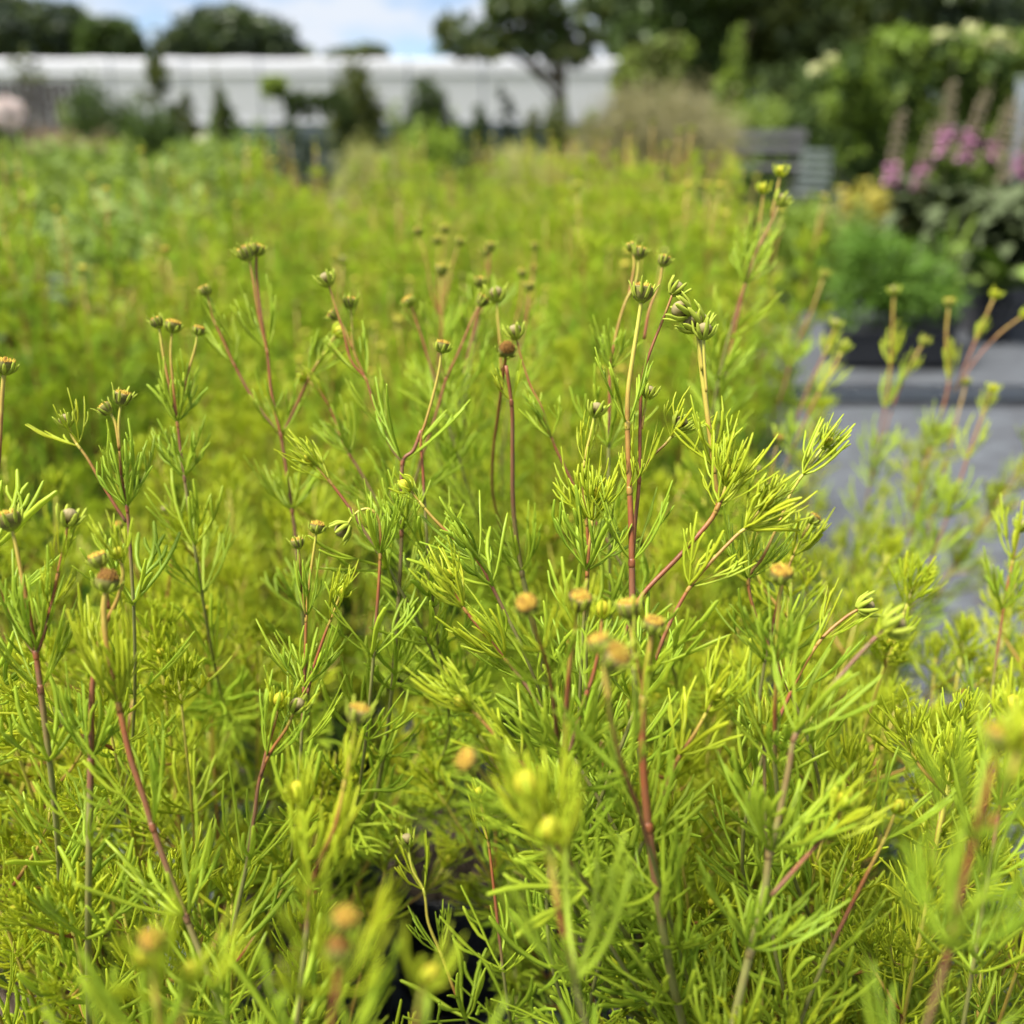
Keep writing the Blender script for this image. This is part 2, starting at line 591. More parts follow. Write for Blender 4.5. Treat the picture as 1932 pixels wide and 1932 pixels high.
def_head('orange', cup2, CUP, disc_mb(0.0040, 0.0042, 0.0013, hr), DISC, [bract_mesh(0.0052, 0.00176, 0.2), bract_mesh(0.0046, 0.00176, 0.5)], 8)
oldd = disc_mb(0.0040, 0.0040, 0.0034, hr)
oldd.A = [np.clip(a * 0.4 + 0.75, 0, 1.2) for a in oldd.A]
def_head('old', cup2, CUP, oldd, DISC, [bract_mesh(0.0050, 0.00162, 0.3), bract_mesh(0.0044, 0.00162, 0.8)], 7)


def place_head(parent, M, kind, r, detail=True):
    h = HEADS[kind]
    if kind in ('cup', 'orange', 'old'):
        M = np.asarray(M).copy(); M[:3, :3] *= 0.86
    o = link('flower_head', h['cup'], parent, M)
    if h['disc'] is not None:
        link('disc', h['disc'], o)
    k0 = r.uniform(0, 6.28)
    for k in range(h['nb']):
        a = k0 + k * 2 * math.pi / h['nb'] + r.uniform(-0.12, 0.12)
        s = r.uniform(0.85, 1.2)
        link('bract', h['bracts'][k % 2], o, Matrix.Rotation(a, 4, 'Z') @ Matrix.Diagonal((1, 1, s, 1)))
    return o


def head_merged(mb, M, kind, r, base_mi):
    """the same head inside one mesh (far plants); materials base_mi+0..2 = cup, disc, bract"""
    cup, disc, bracts = HEADS[kind]['raw']
    mb.inst(cup.arrays(), [M], base_mi)
    if disc:
        mb.inst(disc.arrays(), [M], base_mi + 1)
    for k in range(6):
        mb.inst(bracts[k % 2][0].arrays(), [np.asarray(M) @ np.array(Matrix.Rotation(k * 1.047, 4, 'Z'))], base_mi + 2)


def frame(p, z, s=1.0, spin=0.0):
    z = unit(z)
    x = unit(np.cross((0.21, 0.97, 0.1), z))
    y = np.cross(z, x)
    c, sn = math.cos(spin), math.sin(spin)
    M = np.eye(4)
    M[:3, 0] = (x * c + y * sn) * s
    M[:3, 1] = (y * c - x * sn) * s
    M[:3, 2] = z * s
    M[:3, 3] = p
    return M


def leafM(p, t, o, el, s, roll=0.0):
    t = unit(t)
    o = unit(o - t * np.dot(o, t))
    x = t * math.cos(el) + o * math.sin(el)
    z = t * math.sin(el) - o * math.cos(el)
    y = np.cross(z, x)
    c, sn = math.cos(roll), math.sin(roll)
    M = np.eye(4)
    M[:3, 0] = x * s
    M[:3, 1] = (y * c + z * sn) * s
    M[:3, 2] = (z * c - y * sn) * s
    M[:3, 3] = p
    return M


def perp(t, az):
    t = unit(t)
    a = unit(np.cross(t, (0.0, 1.0, 0.05)))
    b = np.cross(t, a)
    return a * math.cos(az) + b * math.sin(az)


# ------------------------------------------------------------------ the thread-leaved plant
def curve(base, d, lean, h, r, n=9, z0=0.0, wig=0.006):
    t = np.linspace(0, 1, n)
    w1, w2 = r.uniform(-wig, wig, 2), r.uniform(0, 6.28, 2)
    P = base + np.outer(lean * t ** 1.35, d) + np.outer(h * t, (0, 0, 1.0))
    P[:, 0] += w1[0] * np.sin(t * 4 + w2[0]) * t
    P[:, 1] += w1[1] * np.sin(t * 4 + w2[1]) * t
    return P


def samp(P, f):
    x = np.clip(f, 0, 1) * (len(P) - 1)
    i = min(int(x), len(P) - 2)
    return P[i] + (P[i + 1] - P[i]) * (x - i), unit(P[i + 1] - P[i])


def gen_plant(r, n_veg, n_flow, hv, hf, spread, potr=0.08, z0=0.165, shoots=0.55, gap=0.034, ls=1.0, bias=(0, 0)):
    """stems, leaves and heads of one plant in its own coordinates"""
    stems, leaves, heads = [], [], []
    n = n_veg + n_flow
    order = r.permutation(n)
    for q, k in enumerate(order):
        flow = k >= n_veg
        u = (q + 0.5) / n
        az = q * 2.39996 + r.uniform(-0.4, 0.4)
        d = np.array((math.cos(az), math.sin(az), 0))
        base = d * potr * 0.75 * math.sqrt(u) + (0, 0, z0)
        h = r.uniform(*hf) if flow else r.uniform(*hv) * (1.03 - 0.18 * u)
        h -= z0
        lean = spread * u ** 0.8 * r.uniform(0.5, 1.15)
        dd = d + np.array((bias[0], bias[1], 0)) * 1.0
        P = curve(base, dd, lean, h, r)
        si = len(stems)
        if flow:
            stems.append((P, 0.0014, 0.0007, 0.95, 0.35))
        else:
            stems.append((P, 0.0014, 0.0007, 0.9, 0.15))
        L = h
        zz = 0.03 + r.uniform(0, 0.02)
        top = L - (r.uniform(0.045, 0.075) if flow else 0.012)
        a = r.uniform(0, 6.28)
        while zz < top:
            f = zz / L
            p, t = samp(P, f)
            age = 2 if f < 0.5 else (1 if f < 0.76 or (flow and r.random() < .5) else 0)  # lower half of each stem takes the leaf with shade painted in
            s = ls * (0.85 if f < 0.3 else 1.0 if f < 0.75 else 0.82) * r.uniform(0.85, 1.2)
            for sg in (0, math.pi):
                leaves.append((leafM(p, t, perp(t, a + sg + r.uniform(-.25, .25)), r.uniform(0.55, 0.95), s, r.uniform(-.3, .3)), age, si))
            if f > 0.3 and r.random() < shoots:
                o = perp(t, a + r.choice((0, math.pi)) + r.uniform(-.4, .4))
                ln = r.uniform(0.03, 0.075) * (1.15 - 0.5 * f)
                tt = np.linspace(0, 1, 5)
                SP_ = p + np.outer(tt * ln, t * 0.75) + np.outer(ln * 0.7 * np.sin(tt * 1.5), o)
                sj = len(stems)
                stems.append((SP_, 0.0010, 0.0006, 0.6, 0.15))
                for ff, sc in ((0.55, 0.7), (0.97, 0.62)):
                    p2, t2 = samp(SP_, ff)
                    a2 = r.uniform(0, 6.28)
                    for sg in (0, math.pi):
                        leaves.append((leafM(p2, t2, perp(t2, a2 + sg), r.uniform(0.3, 0.7), ls * sc * r.uniform(.85, 1.15)), 0 if f > 0.5 else 1, sj))
                    if ff > 0.9:
                        for sg in (1.57, 4.71):
                            leaves.append((leafM(p2, t2, perp(t2, a2 + sg), r.uniform(0.12, 0.4), ls * sc * 0.7), 0 if f > 0.45 else 1, sj))
                if f > 0.6 and r.random() < 0.4:
                    p2, t2 = samp(SP_, 1.0)
                    heads.append((frame(p2 + t2 * 0.004, t2, r.uniform(0.55, 0.8)), 'young', sj))
            a += math.pi / 2 + r.uniform(-.2, .2)
            zz += gap * r.uniform(0.8, 1.25) * (0.85 if f > 0.7 else 1.0)
        p, t = samp(P, 1.0)
        if flow:
            kind = r.choice(['cup', 'bud', 'cup', 'orange', 'bud'])
            heads.append((frame(p, t + r.uniform(-.25, .25, 3), r.uniform(0.75, 1.05), r.uniform(0, 6)), kind, si))
            if r.random() < 0.6:      # a second head from the last node
                p0, t0 = samp(P, max(0.0, top / L - 0.03))
                o = perp(t0, r.uniform(0, 6.28))
                ln = (L - top) * r.uniform(0.5, 1.1) + 0.02
                tt = np.linspace(0, 1, 5)
                SP_ = p0 + np.outer(tt * ln, t0) + np.outer(ln * 0.35 * np.sin(tt * 1.5), o)
                sj = len(stems)
                stems.append((SP_, 0.0009, 0.0007, 0.55, 0.3))
                heads.append((frame(SP_[-1], SP_[-1] - SP_[-2], r.uniform(0.6, 0.95)), r.choice(['cup', 'bud', 'young']), sj))
        else:
            for j, (e, sc) in enumerate(((0.45, 0.78), (0.28, 0.62), (0.14, 0.45))):
                for sg in (0, math.pi):
                    leaves.append((leafM(p - t * 0.006 * (2 - j), t, perp(t, a + j * 1.57 + sg), e * r.uniform(.7, 1.3), ls * sc), 0, si))
    return stems, leaves, heads


def stem_mb(S, mb=None, sides=6, mi=0, step=1):
    P, r0, r1, t0, t1 = S
    P = P[::step] if step > 1 else P
    mb = mb or MB()
    f = np.linspace(0, 1, len(P))
    mb.tube(P, r0 + (r1 - r0) * f, sides, mi, t0 + (t1 - t0) * f)
    return mb


potmb = MB()
potmb.lathe([(0.0, 0.002), (0.070, 0.0), (0.073, 0.004), (0.088, 0.152), (0.0885, 0.156), (0.094, 0.157), (0.0955, 0.162), (0.0955, 0.180),
             (0.0945, 0.183), (0.0915, 0.183), (0.0900, 0.180), (0.0875, 0.150), (0.083, 0.09)], 40)
POT = potmb.mesh('pot', POTM)


def soil_mesh(r, rad, z, name='soil'):
    mb = MB()
    n, m = 26, 7
    V, Q = [(0, 0, z)], []
    for j in range(1, m + 1):
        for i in range(n):
            a = i * 2 * math.pi / n
            V.append((rad * j / m * math.cos(a), rad * j / m * math.sin(a), z + r.uniform(-.004, .004)))
    T = [(0, 1 + i, 1 + (i + 1) % n) for i in range(n)]
    for j in range(1, m):
        for i in range(n):
            b = 1 + (j - 1) * n
            Q.append((b + i, b + n + i, b + n + (i + 1) % n, b + (i + 1) % n))
    mb.add(V, Q, T)
    for _ in range(90):
        a, q = r.uniform(0, 6.28), rad * 0.93 * math.sqrt(r.random())
        mb.box((q * math.cos(a), q * math.sin(a), z + 0.004), (r.uniform(.006, .018), r.uniform(.003, .008), r.uniform(.002, .005)), rot=r.uniform(0, 6.28), tilt=r.uniform(-.5, .5))
    return mb.mesh(name, BARK, smooth=False)


SOIL = soil_mesh(np.random.default_rng(8), 0.087, 0.160)
LEAF_CAP = 250


def build_near(x, y, label, r, group='thread-leaved plants at the front of the bed', cap=LEAF_CAP, **kw):
    root = thing('potted_plant', label, 'potted plant', (x, y, 0), 0, group)
    link('pot', POT, root)
    link('soil', SOIL, root)
    stems, leaves, heads = gen_plant(r, **kw)
    so = [stem_mb(S).obj('stem', STEM, root) for S in stems]
    zs = np.array([m[0][2, 3] for m in leaves])
    order = np.argsort(-zs)
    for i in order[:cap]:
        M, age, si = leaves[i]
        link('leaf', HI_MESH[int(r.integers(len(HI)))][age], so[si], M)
    rest = order[cap:]
    if len(rest):
        mb = MB()
        pick = r.integers(len(MID), size=len(rest))
        for k in range(len(MID)):
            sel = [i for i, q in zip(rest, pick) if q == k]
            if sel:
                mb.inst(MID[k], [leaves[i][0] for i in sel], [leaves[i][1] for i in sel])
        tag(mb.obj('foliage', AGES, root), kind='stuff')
    for M, kind, si in heads:
        place_head(root, M, kind, r)
    return root


def build_mid(r, n_veg, n_flow, **kw):
    """a plant of the middle rows: whole foliage in one part, the tall flower stems as parts"""
    root = thing('potted_plant', None, 'potted plant')
    link('pot', POT, root)
    link('soil', SOIL, root)
    stems, leaves, heads = gen_plant(r, n_veg, n_flow, shoots=0.4, **kw)
    mb = MB()
    pick = r.integers(len(MID), size=len(leaves))
    for k in range(len(MID)):
        sel = [i for i in range(len(leaves)) if pick[i] == k]
        mb.inst(MID[k], [leaves[i][0] for i in sel], [leaves[i][1] for i in sel])
    tag(mb.obj('foliage', AGES_FAR, root), kind='stuff')
    hs = {}
    for M, kind, si in heads:
        hs.setdefault(si, []).append((M, kind))
    low = MB()
    for i, S in enumerate(stems):
        if i in hs and S[0][-1][2] > 0.55:
            so = stem_mb(S, sides=5).obj('stem', STEM, root)
            for M, kind in hs[i]:
                hb = MB()
                head_merged(hb, M, kind, r, 0)
                hm = HEADS[kind]
                hb.obj('flower_head', [hm['mats'][0], hm['mats'][1] or DISC, BRACT], so)
        else:
            stem_mb(S, low, 4)
    tag(low.obj('lower_stems', STEM, root), kind='stuff')
    return root


def build_far(r, n_veg, n_flow, **kw):
    """a plant of the back rows as one mesh"""
    mb = MB()
    stems, leaves, heads = gen_plant(r, n_veg, n_flow, shoots=0.25, gap=0.05, **kw)
    pick = r.integers(len(FAR), size=len(leaves))
    for k in range(len(FAR)):
        sel = [i for i in range(len(leaves)) if pick[i] == k]
        mb.inst(FAR[k], [leaves[i][0] for i in sel], [leaves[i][1] for i in sel])
    for S in stems:
        stem_mb(S, mb, 4, 3, 2)
    for M, kind, si in heads:
        M = M.copy(); M[:3, :3] *= 1.25
        mb.inst(HEADS[kind]['raw'][0].arrays(), [M], 4)
        for k in range(4):
            mb.inst(HEADS[kind]['raw'][2][0][0].arrays(), [M @ np.array(Matrix.Rotation(k * 1.57, 4, 'Z'))], 5)
    mb.inst(potmb.arrays(), [np.eye(4)], 6)
    return mb.mesh('potted_plant', AGES_FAR + [STEM, CUP, BRACT, POTM])
# ------------------------------------------------------------------ plants at the front, one by one
def smooth(pts, per=5):
    pts = np.asarray(pts, float)
    if len(pts) < 3:
        return pts[0] + np.linspace(0, 1, per + 1)[:, None] * (pts[-1] - pts[0])
    e = np.concatenate((2 * pts[:1] - pts[1:2], pts, 2 * pts[-1:] - pts[-2:-1]))
    out = []
    for i in range(1, len(e) - 2):
        for k in range(per):
            t = k / per
            a, b, c, d = e[i - 1], e[i], e[i + 1], e[i + 2]
            out.append(0.5 * ((2 * b) + (c - a) * t + (2 * a - 5 * b + 4 * c - d) * t * t + (3 * b - a - 3 * c + d) * t ** 3))
    out.append(pts[-1])
    return np.array(out)


hero_rng = np.random.default_rng(21)


def add_leaf(so, p, t, o, el, s, age, r=hero_rng):
    link('leaf', HI_MESH[int(r.integers(len(HI)))][age], so, leafM(p, t, o, el, s, r.uniform(-.25, .25)))


def hero(root, d, path, heads=(), nodes=(), r0=0.00065, r1=0.0011, t0=0.3, t1=0.85, ext=True, tipleaves=0):
    """a flowering stem traced from the top down; it goes on below to the soil of its own pot"""
    r = hero_rng
    r0, r1 = r0 * 0.88, r1 * 0.72
    d0, d1 = d if isinstance(d, tuple) else (d, d)
    path = [tuple(p) for p in path]
    n = len(path)
    cum = np.concatenate(([0], np.cumsum([math.dist(path[i], path[i + 1]) for i in range(n - 1)])))
    cum /= cum[-1]
    loc = np.array(root.location)
    pts = np.array([at(x, y, d0 + (d1 - d0) * c) for (x, y), c in zip(path, cum)]) - loc
    top = smooth(pts)
    P = top
    if ext:
        a = pts[-1]
        dirn = unit(pts[-1] - pts[-2])
        if dirn[2] > -0.3:
            dirn = unit(dirn * np.array((1, 1, 0)) + (0, 0, -0.5))
        az = r.uniform(0, 6.28)
        q = np.array((0.05 * math.cos(az), 0.05 * math.sin(az), 0.165))
        L = np.linalg.norm(a - q)
        b, c = a + dirn * L * 0.35, q + np.array((0, 0, L * 0.35))
        t = np.linspace(0, 1, 26)[1:, None]
        P = np.concatenate((top, (1 - t) ** 3 * a + 3 * (1 - t) ** 2 * t * b + 3 * (1 - t) * t * t * c + t ** 3 * q))
    P = P[::-1]
    m = len(P)
    f = np.linspace(0, 1, m)
    fe = 1 - (len(top) - 1) / (m - 1)          # where the traced part begins, from the bottom
    rad = np.where(f < fe, r1 * 1.0, r1 + (r0 - r1) * (f - fe) / max(1e-6, 1 - fe))
    tn = np.where(f < fe, 1.0, t1 + (t0 - t1) * (f - fe) / max(1e-6, 1 - fe))
    mb = MB()
    mb.tube(P, rad, 8, 0, tn)
    dense = smooth([(x, y, d0 + (d1 - d0) * c) for (x, y), c in zip(path, cum)], 8)
    for (nx, ny, *_) in nodes:                 # a slight swelling at each leaf node
        k = int(np.argmin([math.dist((nx, ny), q[:2]) for q in dense]))
        q0 = at(*dense[k]) - loc
        tt = unit(at(*dense[max(0, k - 2)]) - at(*dense[min(len(dense) - 1, k + 2)]))
        rr = r0 + (r1 - r0) * k / len(dense)
        mb.tube([q0 - tt * 0.0022, q0 - tt * 0.001, q0, q0 + tt * 0.001, q0 + tt * 0.0018], np.array((1.0, 1.12, 1.18, 1.12, 1.0)) * rr, 8, 0, t0 + (t1 - t0) * k / len(dense) - 0.08)
    so = mb.obj('stem', STEM, root)
    tops = [at(x, y, d0 + (d1 - d0) * c) - loc for (x, y), c in zip(path, cum)]
    for (nx, ny, s, age, *rest) in nodes:
        age = min(age, 1)
        az = rest[0] if rest else r.uniform(-.5, .5)
        el = rest[1] if len(rest) > 1 else 0.52
        k = int(np.argmin([math.dist((nx, ny), p) for p in path]))
        # exact place on the traced line, by picture distance
        best, bp = 1e9, None
        for i, (x, y, dd) in enumerate(dense):
            g = math.dist((nx, ny), (x, y))
            if g < best:
                best, bp, bi = g, (x, y, dd), i
        p = at(*bp) - loc
        i2 = max(0, bi - 3); i3 = min(len(dense) - 1, bi + 3)
        t = unit(at(*dense[i2]) - at(*dense[i3]))
        for sg in (0, math.pi):
            add_leaf(so, p, t, perp(t, az + sg), el * r.uniform(.85, 1.15), s, age)
        if s > 0.75 and r.random() < 0.55:
            for sg in (0, math.pi):
                add_leaf(so, p, t, perp(t, az + 1.3 + sg), el * r.uniform(.6, .9), s * 0.75, age)
    if ext:
        acc, gapn, a = 0.0, 0.02, r.uniform(0, 6)
        for i in range(m - 1):
            if f[i] > fe:
                break
            sl = np.linalg.norm(P[i + 1] - P[i])
            acc += sl
            if acc > gapn:
                acc = 0; gapn = 0.026
                t = unit(P[i + 1] - P[i])
                for sg in (0, math.pi):
                    add_leaf(so, P[i], t, perp(t, a + sg), r.uniform(.5, .9), r.uniform(.9, 1.2), 2 if f[i] < fe * 0.35 else 1)
                a += 1.57
    t = unit(P[-1] - P[-3])
    for h in heads:
        kind, size, lean = h[0], h[1], (h[2] if len(h) > 2 else 0.0)
        z = unit(t + np.array((lean, 0, 0)) + np.array((0, -0.12, 0.0)))
        place_head(root, frame(P[-1], z, size, r.uniform(0, 6)), kind, r)
    for k in range(tipleaves):
        add_leaf(so, P[-1] - t * 0.004, t, perp(t, k * math.pi + (0 if k < 2 else 1.57) + r.uniform(-.3, .3)), r.uniform(0.15, 0.5), r.uniform(0.45, 0.62), 0)
    return so


NG = 'thread-leaved plants at the front of the bed'
VEG = dict(hv=(0.53, 0.645), hf=(0.62, 0.70), spread=0.13)
pr = np.random.default_rng
A = build_near(-0.225, 0.50, 'bushy yellow-green plant low in the foreground, with two brown stacked discs on one tall stem', pr(101), n_veg=20, n_flow=0, hv=(0.54, 0.68), hf=(.6, .7), spread=.13)
B = build_near(0.135, 0.48, 'yellow-green plant in the foreground bearing the ring of orange spent discs', pr(102), n_veg=19, n_flow=0, hv=(0.53, 0.67), hf=(.6, .7), spread=.12)
C = build_near(0.13, 0.70, 'plant in sharp focus with the tall cup-shaped seed head and twin green buds', pr(103), n_veg=19, n_flow=1, hv=(0.56, 0.68), hf=(0.66, 0.72), spread=0.13)
D = build_near(-0.055, 0.83, 'sparse plant in the dark gap, its black pot and bark mulch showing', pr(104), n_veg=8, n_flow=0, hv=(0.32, 0.54), hf=(0.6, 0.7), spread=0.10)
E = build_near(-0.20, 0.72, 'plant with a yellow crown head and drooping bud, behind the brown-disc plant', pr(105), n_veg=17, n_flow=1, hv=(0.55, 0.67), hf=(0.64, 0.72), spread=0.13)
F = build_near(-0.43, 0.68, 'plant at the edge of the view with twin crown-shaped heads on red stalks', pr(106), n_veg=19, n_flow=1, hv=(0.56, 0.67), hf=(0.64, 0.72), spread=0.13)
G = build_near(0.36, 0.98, 'loose plant leaning out over the grey path with blurred open sprays', pr(107), n_veg=10, n_flow=1, hv=(0.42, 0.62), hf=(0.6, 0.74), spread=0.20, shoots=0.7, bias=(0.2, 0))
Hh = build_near(0.31, 0.52, 'plant beside the path with one orange-tan disc standing on a thin upright stem', pr(108), n_veg=19, n_flow=0, hv=(0.52, 0.66), hf=(0.6, 0.7), spread=0.12)
I = build_near(0.17, 0.335, 'nearest plant, its long purple-brown stem reaching up to a green bud, yellow heads beside it', pr(109), n_veg=19, n_flow=0, hv=(0.52, 0.645), hf=(0.6, 0.7), spread=0.10)
J = build_near(-0.17, 0.335, 'nearest plant with strongly blurred orange and brown heads along the bottom edge', pr(110), n_veg=18, n_flow=0, hv=(0.52, 0.655), hf=(0.6, 0.7), spread=0.095)
K = build_near(-0.44, 0.44, 'dense plant filling the lower corner, showing small yellow buds among its leaves', pr(111), n_veg=25, n_flow=0, hv=(0.53, 0.645), hf=(0.6, 0.7), spread=0.13)
L_ = build_near(0.32, 0.75, 'low soft yellow-green plant beside the path, farther back than the single orange-tan disc', pr(112), n_veg=15, n_flow=2, hv=(0.42, 0.54), hf=(0.6, 0.7), spread=0.14)
M_ = build_near(0.05, 1.00, 'plant behind the dark gap carrying the small dark heads in mid view', pr(113), n_veg=22, n_flow=2, hv=(0.54, 0.66), hf=(0.68, 0.76), spread=0.14)
N_ = build_near(-0.28, 0.97, 'plant with a tall double seed head standing above three branching sprays', pr(114), n_veg=22, n_flow=2, hv=(0.54, 0.66), hf=(0.68, 0.76), spread=0.14)

# the sharp group around the tall cup-shaped head
hero(C, 0.42, [(1318, 618), (1322, 680), (1333, 770), (1342, 840), (1348, 900), (1352, 962), (1290, 1040), (1210, 1125), (1180, 1190)],
     [('bud', 1.2, -0.9), ('bud', 1.0, 0.25)], [(1347, 888, .85, 0, 0.1, .38), (1352, 962, .6, 0)], r0=.0013, r1=.0014, t0=0.12, t1=0.72)
hero(C, 0.418, [(1296, 592), (1312, 612), (1319, 650), (1325, 700)], [('bud', 1.1, -.5)], [], r0=.0008, r1=.001, t0=.1, t1=.25, ext=False)
hero(C, 0.415, [(1328, 636), (1328, 665), (1330, 700), (1333, 740)], [('bud', 0.95, 0.05)], [], r0=.0007, r1=.0008, t0=.1, t1=.3, ext=False)
hero(C, 0.42, [(1210, 566), (1204, 610), (1193, 680), (1185, 740), (1184, 803), (1187, 900), (1191, 1000), (1192, 1062), (1193, 1130)],
     [('cup', 1.12, 0.02)], [(1184, 803, .95, 1, 0.15, .45), (1192, 1062, 1.0, 1, 0.0, .72), (1188, 930, .5, 0, 0.6, .3)], r0=.0009, r1=.0020, t0=0.05, t1=0.75)
hero(C, 0.425, [(1270, 552), (1252, 600), (1228, 660), (1212, 715), (1208, 790), (1206, 905), (1198, 990), (1193, 1062)],
     [('bud', 0.85, 0.45)], [(1206, 905, .72, 0, 0.1, .4)], r0=.0006, r1=.0013, t0=0.45, t1=0.7, ext=False)
hero(C, 0.425, [(1222, 748), (1216, 775), (1211, 810)], [('bud', .75, 0.05)], [(1216, 775, .3, 0, 0, .2)], r0=.0006, r1=.0007, t0=.1, t1=.4, ext=False)
hero(C, 0.43, [(1278, 806), (1258, 835), (1230, 862), (1206, 895)], [('bud', .85, 0.1)], [(1262, 828, .6, 0, 0.2, .6)], r0=.0007, r1=.0008, t0=.1, t1=.7, ext=False)
hero(C, 0.45, [(1122, 782), (1114, 820), (1105, 858), (1100, 905), (1104, 960), (1110, 1030), (1108, 1110)], [('bud', .9, 0.15)], [(1101, 872, .62, 0, 0, .35), (1110, 985, .9, 0, .2, .6)], t0=.05, t1=.7)
hero(C, 0.52, [(1205, 486), (1200, 530), (1180, 570), (1165, 620), (1152, 690), (1150, 760)], [('cup', .95, 0.1)], [(1152, 700, .8, 1)], t0=.15, t1=.6)
hero(C, 0.53, [(1193, 472), (1196, 505), (1186, 560)], [('cup', .7, -0.1)], [], t0=.2, t1=.5, ext=False)
hero(C, 0.51, [(1250, 500), (1244, 535), (1225, 585), (1215, 640)], [('cup', .85, 0.2)], [], t0=.3, t1=.6, ext=False)
hero(C, 0.44, [(1556, 838), (1540, 862), (1508, 905), (1490, 935), (1470, 985), (1440, 1050), (1412, 1096), (1432, 1180), (1470, 1260)],
     [('young', .75, .5)], [(1508, 900, .85, 0, 0.3, .3), (1412, 1096, .95, 1, 0, .75)], t0=.05, t1=.65, tipleaves=2)
hero(C, 0.40, [(1440, 952), (1415, 990), (1390, 1010), (1340, 1062), (1300, 1110), (1262, 1180), (1230, 1260)], [('young', .9, .3)],
     [(1400, 1000, .85, 0, .1, .4), (1300, 1110, .8, 0, .3, .6)], t0=.2, t1=.7, r1=.0012, tipleaves=3)
hero(C, 0.405, [(1372, 905), (1364, 935), (1352, 962)], [('young', .85, .1)], [(1355, 955, .95, 0, 0, .5)], ext=False, t0=.1, t1=.6, tipleaves=4)
hero(C, 0.43, [(1120, 938), (1118, 975), (1112, 1030), (1108, 1080)], [('young', .9, 0)], [(1116, 985, .85, 0, 0, .45), (1108, 1085, .9, 1, 0.3, .6)], t0=.1, t1=.6, tipleaves=2)

# behind it, the dark heads of mid view
hero(M_, (0.50, .60), [(955, 668), (950, 705), (940, 780), (930, 860), (930, 930), (945, 1000), (958, 1060)], [('old', 1.15, 0)], [], r0=.0009, t0=.5, t1=.75)
hero(M_, (0.47, .5), [(955, 690), (966, 770), (967, 860), (968, 950), (975, 1020), (985, 1082), (1000, 1150)], [], [(966, 760, .55, 0), (985, 1082, 1.0, 1, 0, .6)], r0=.0010, r1=.0020, t0=.6, t1=1.0)
hero(M_, .50, [(974, 636), (985, 680), (1002, 730), (1020, 765), (1042, 830), (1060, 870), (1090, 930), (1116, 972)], [('bud', 1.0, 0)], [(1045, 828, .85, 1, 0, .22)], t0=.4, t1=.7)
hero(M_, .55, [(937, 566), (940, 610), (944, 655), (946, 700)], [('bud', 1.15, 0)], [], t0=.2, t1=.5, ext=False)
hero(M_, .56, [(905, 575), (890, 605), (865, 665), (842, 715), (820, 790), (800, 850)], [('cup', .95, .1)], [(842, 718, .5, 1)], t0=.45, t1=.7)
hero(M_, .72, [(833, 518), (832, 560), (834, 610), (828, 680)], [('cup', 1.2, 0)], [(832, 640, 1.0, 1)], t0=.05, t1=.7)
hero(M_, .82, [(832, 598), (832, 640), (834, 690), (836, 740)], [], [(833, 650, .9, 1)], t0=.5, t1=.8)
for (hx, hy, sx) in ((826, 460, 826), (839, 439, 834), (865, 462, 838), (791, 443, 815)):
    hero(M_, .82, [(hx, hy), ((hx + sx) / 2, hy + 45), (sx, hy + 110), (832, 600)], [('cup', 1.0, 0)], [], t0=.3, t1=.6, ext=False)
for (hx, hy, dd) in ((925, 472, .72), (918, 483, .74), (905, 540, .62), (985, 522, .78), (1008, 470, .9), (998, 548, .72)):
    hero(M_, dd, [(hx, hy), (hx - 4, hy + 50), (hx - 22, hy + 130)], [('cup', .95, 0)], [], t0=.4, t1=.7)
hero(M_, .60, [(775, 575), (785, 605), (800, 650), (815, 700)], [('orange', 1.0, -.3)], [(790, 620, .5, 1)], t0=.4, t1=.7)
hero(M_, .47, [(833, 662), (828, 700), (815, 755), (802, 800), (794, 828), (798, 890), (800, 930)], [('orange', .95, .1)], [], t0=.15, t1=.7)
hero(E, .47, [(795, 812), (780, 850), (760, 872), (758, 950), (757, 1040), (752, 1130)], [], [(760, 870, 1.15, 1, 0, .7), (757, 1000, .8, 1, .9, .5)], r0=.0010, r1=.0014, t0=.6, t1=.9)
hero(E, .52, [(620, 536), (630, 570), (648, 625), (662, 680), (690, 715), (705, 760), (725, 815), (742, 850), (760, 872)], [('bud', 1.0, -.15)], [(690, 712, .85, 1, .2, .5), (726, 812, .9, 1, 0, .5)], t0=.4, t1=.8, ext=False)
hero(N_, .53, [(661, 580), (664, 610), (667, 660), (690, 715)], [('cup', .9, .1)], [(664, 600, .4, 1)], t0=.1, t1=.5, ext=False)
hero(N_, .53, [(636, 600), (650, 620), (666, 660)], [('cup', .8, -.3)], [], t0=.1, t1=.5, ext=False)
hero(N_, .55, [(575, 715), (600, 735), (625, 775), (650, 840), (680, 890)], [('young', .8, -.3)], [(628, 770, .75, 0, .2, .2), (660, 860, .9, 1)], t0=.3, t1=.8)
hero(N_, .54, [(470, 488), (478, 530), (487, 590), (504, 664), (512, 740), (530, 822), (542, 900), (556, 1000), (562, 1060)], [('cup', 1.15, -.3)], [(504, 664, 1.05, 1, 0, .55), (530, 822, .95, 1, 0, .6), (550, 960, 1.0, 2, .2, .8)], t0=.35, t1=.85, r1=.0015)
hero(N_, .545, [(484, 480), (484, 520), (492, 590), (504, 660)], [('cup', .95, .3)], [], t0=.5, t1=.75, ext=False, r0=.0009)
hero(N_, .55, [(391, 556), (402, 600), (420, 640), (442, 688), (470, 740), (500, 785), (530, 822)], [('cup', .85, -.2)], [(442, 690, .85, 1, 0, .5), (402, 610, .5, 1, 0, .4)], t0=.4, t1=.8, ext=False)
hero(N_, .55, [(634, 630), (612, 665), (590, 700), (568, 745), (545, 795), (530, 822)], [('young', 1.0, .5)], [(600, 685, .6, 1, .2, .3), (585, 712, .7, 1)], t0=.2, t1=.8, ext=False)
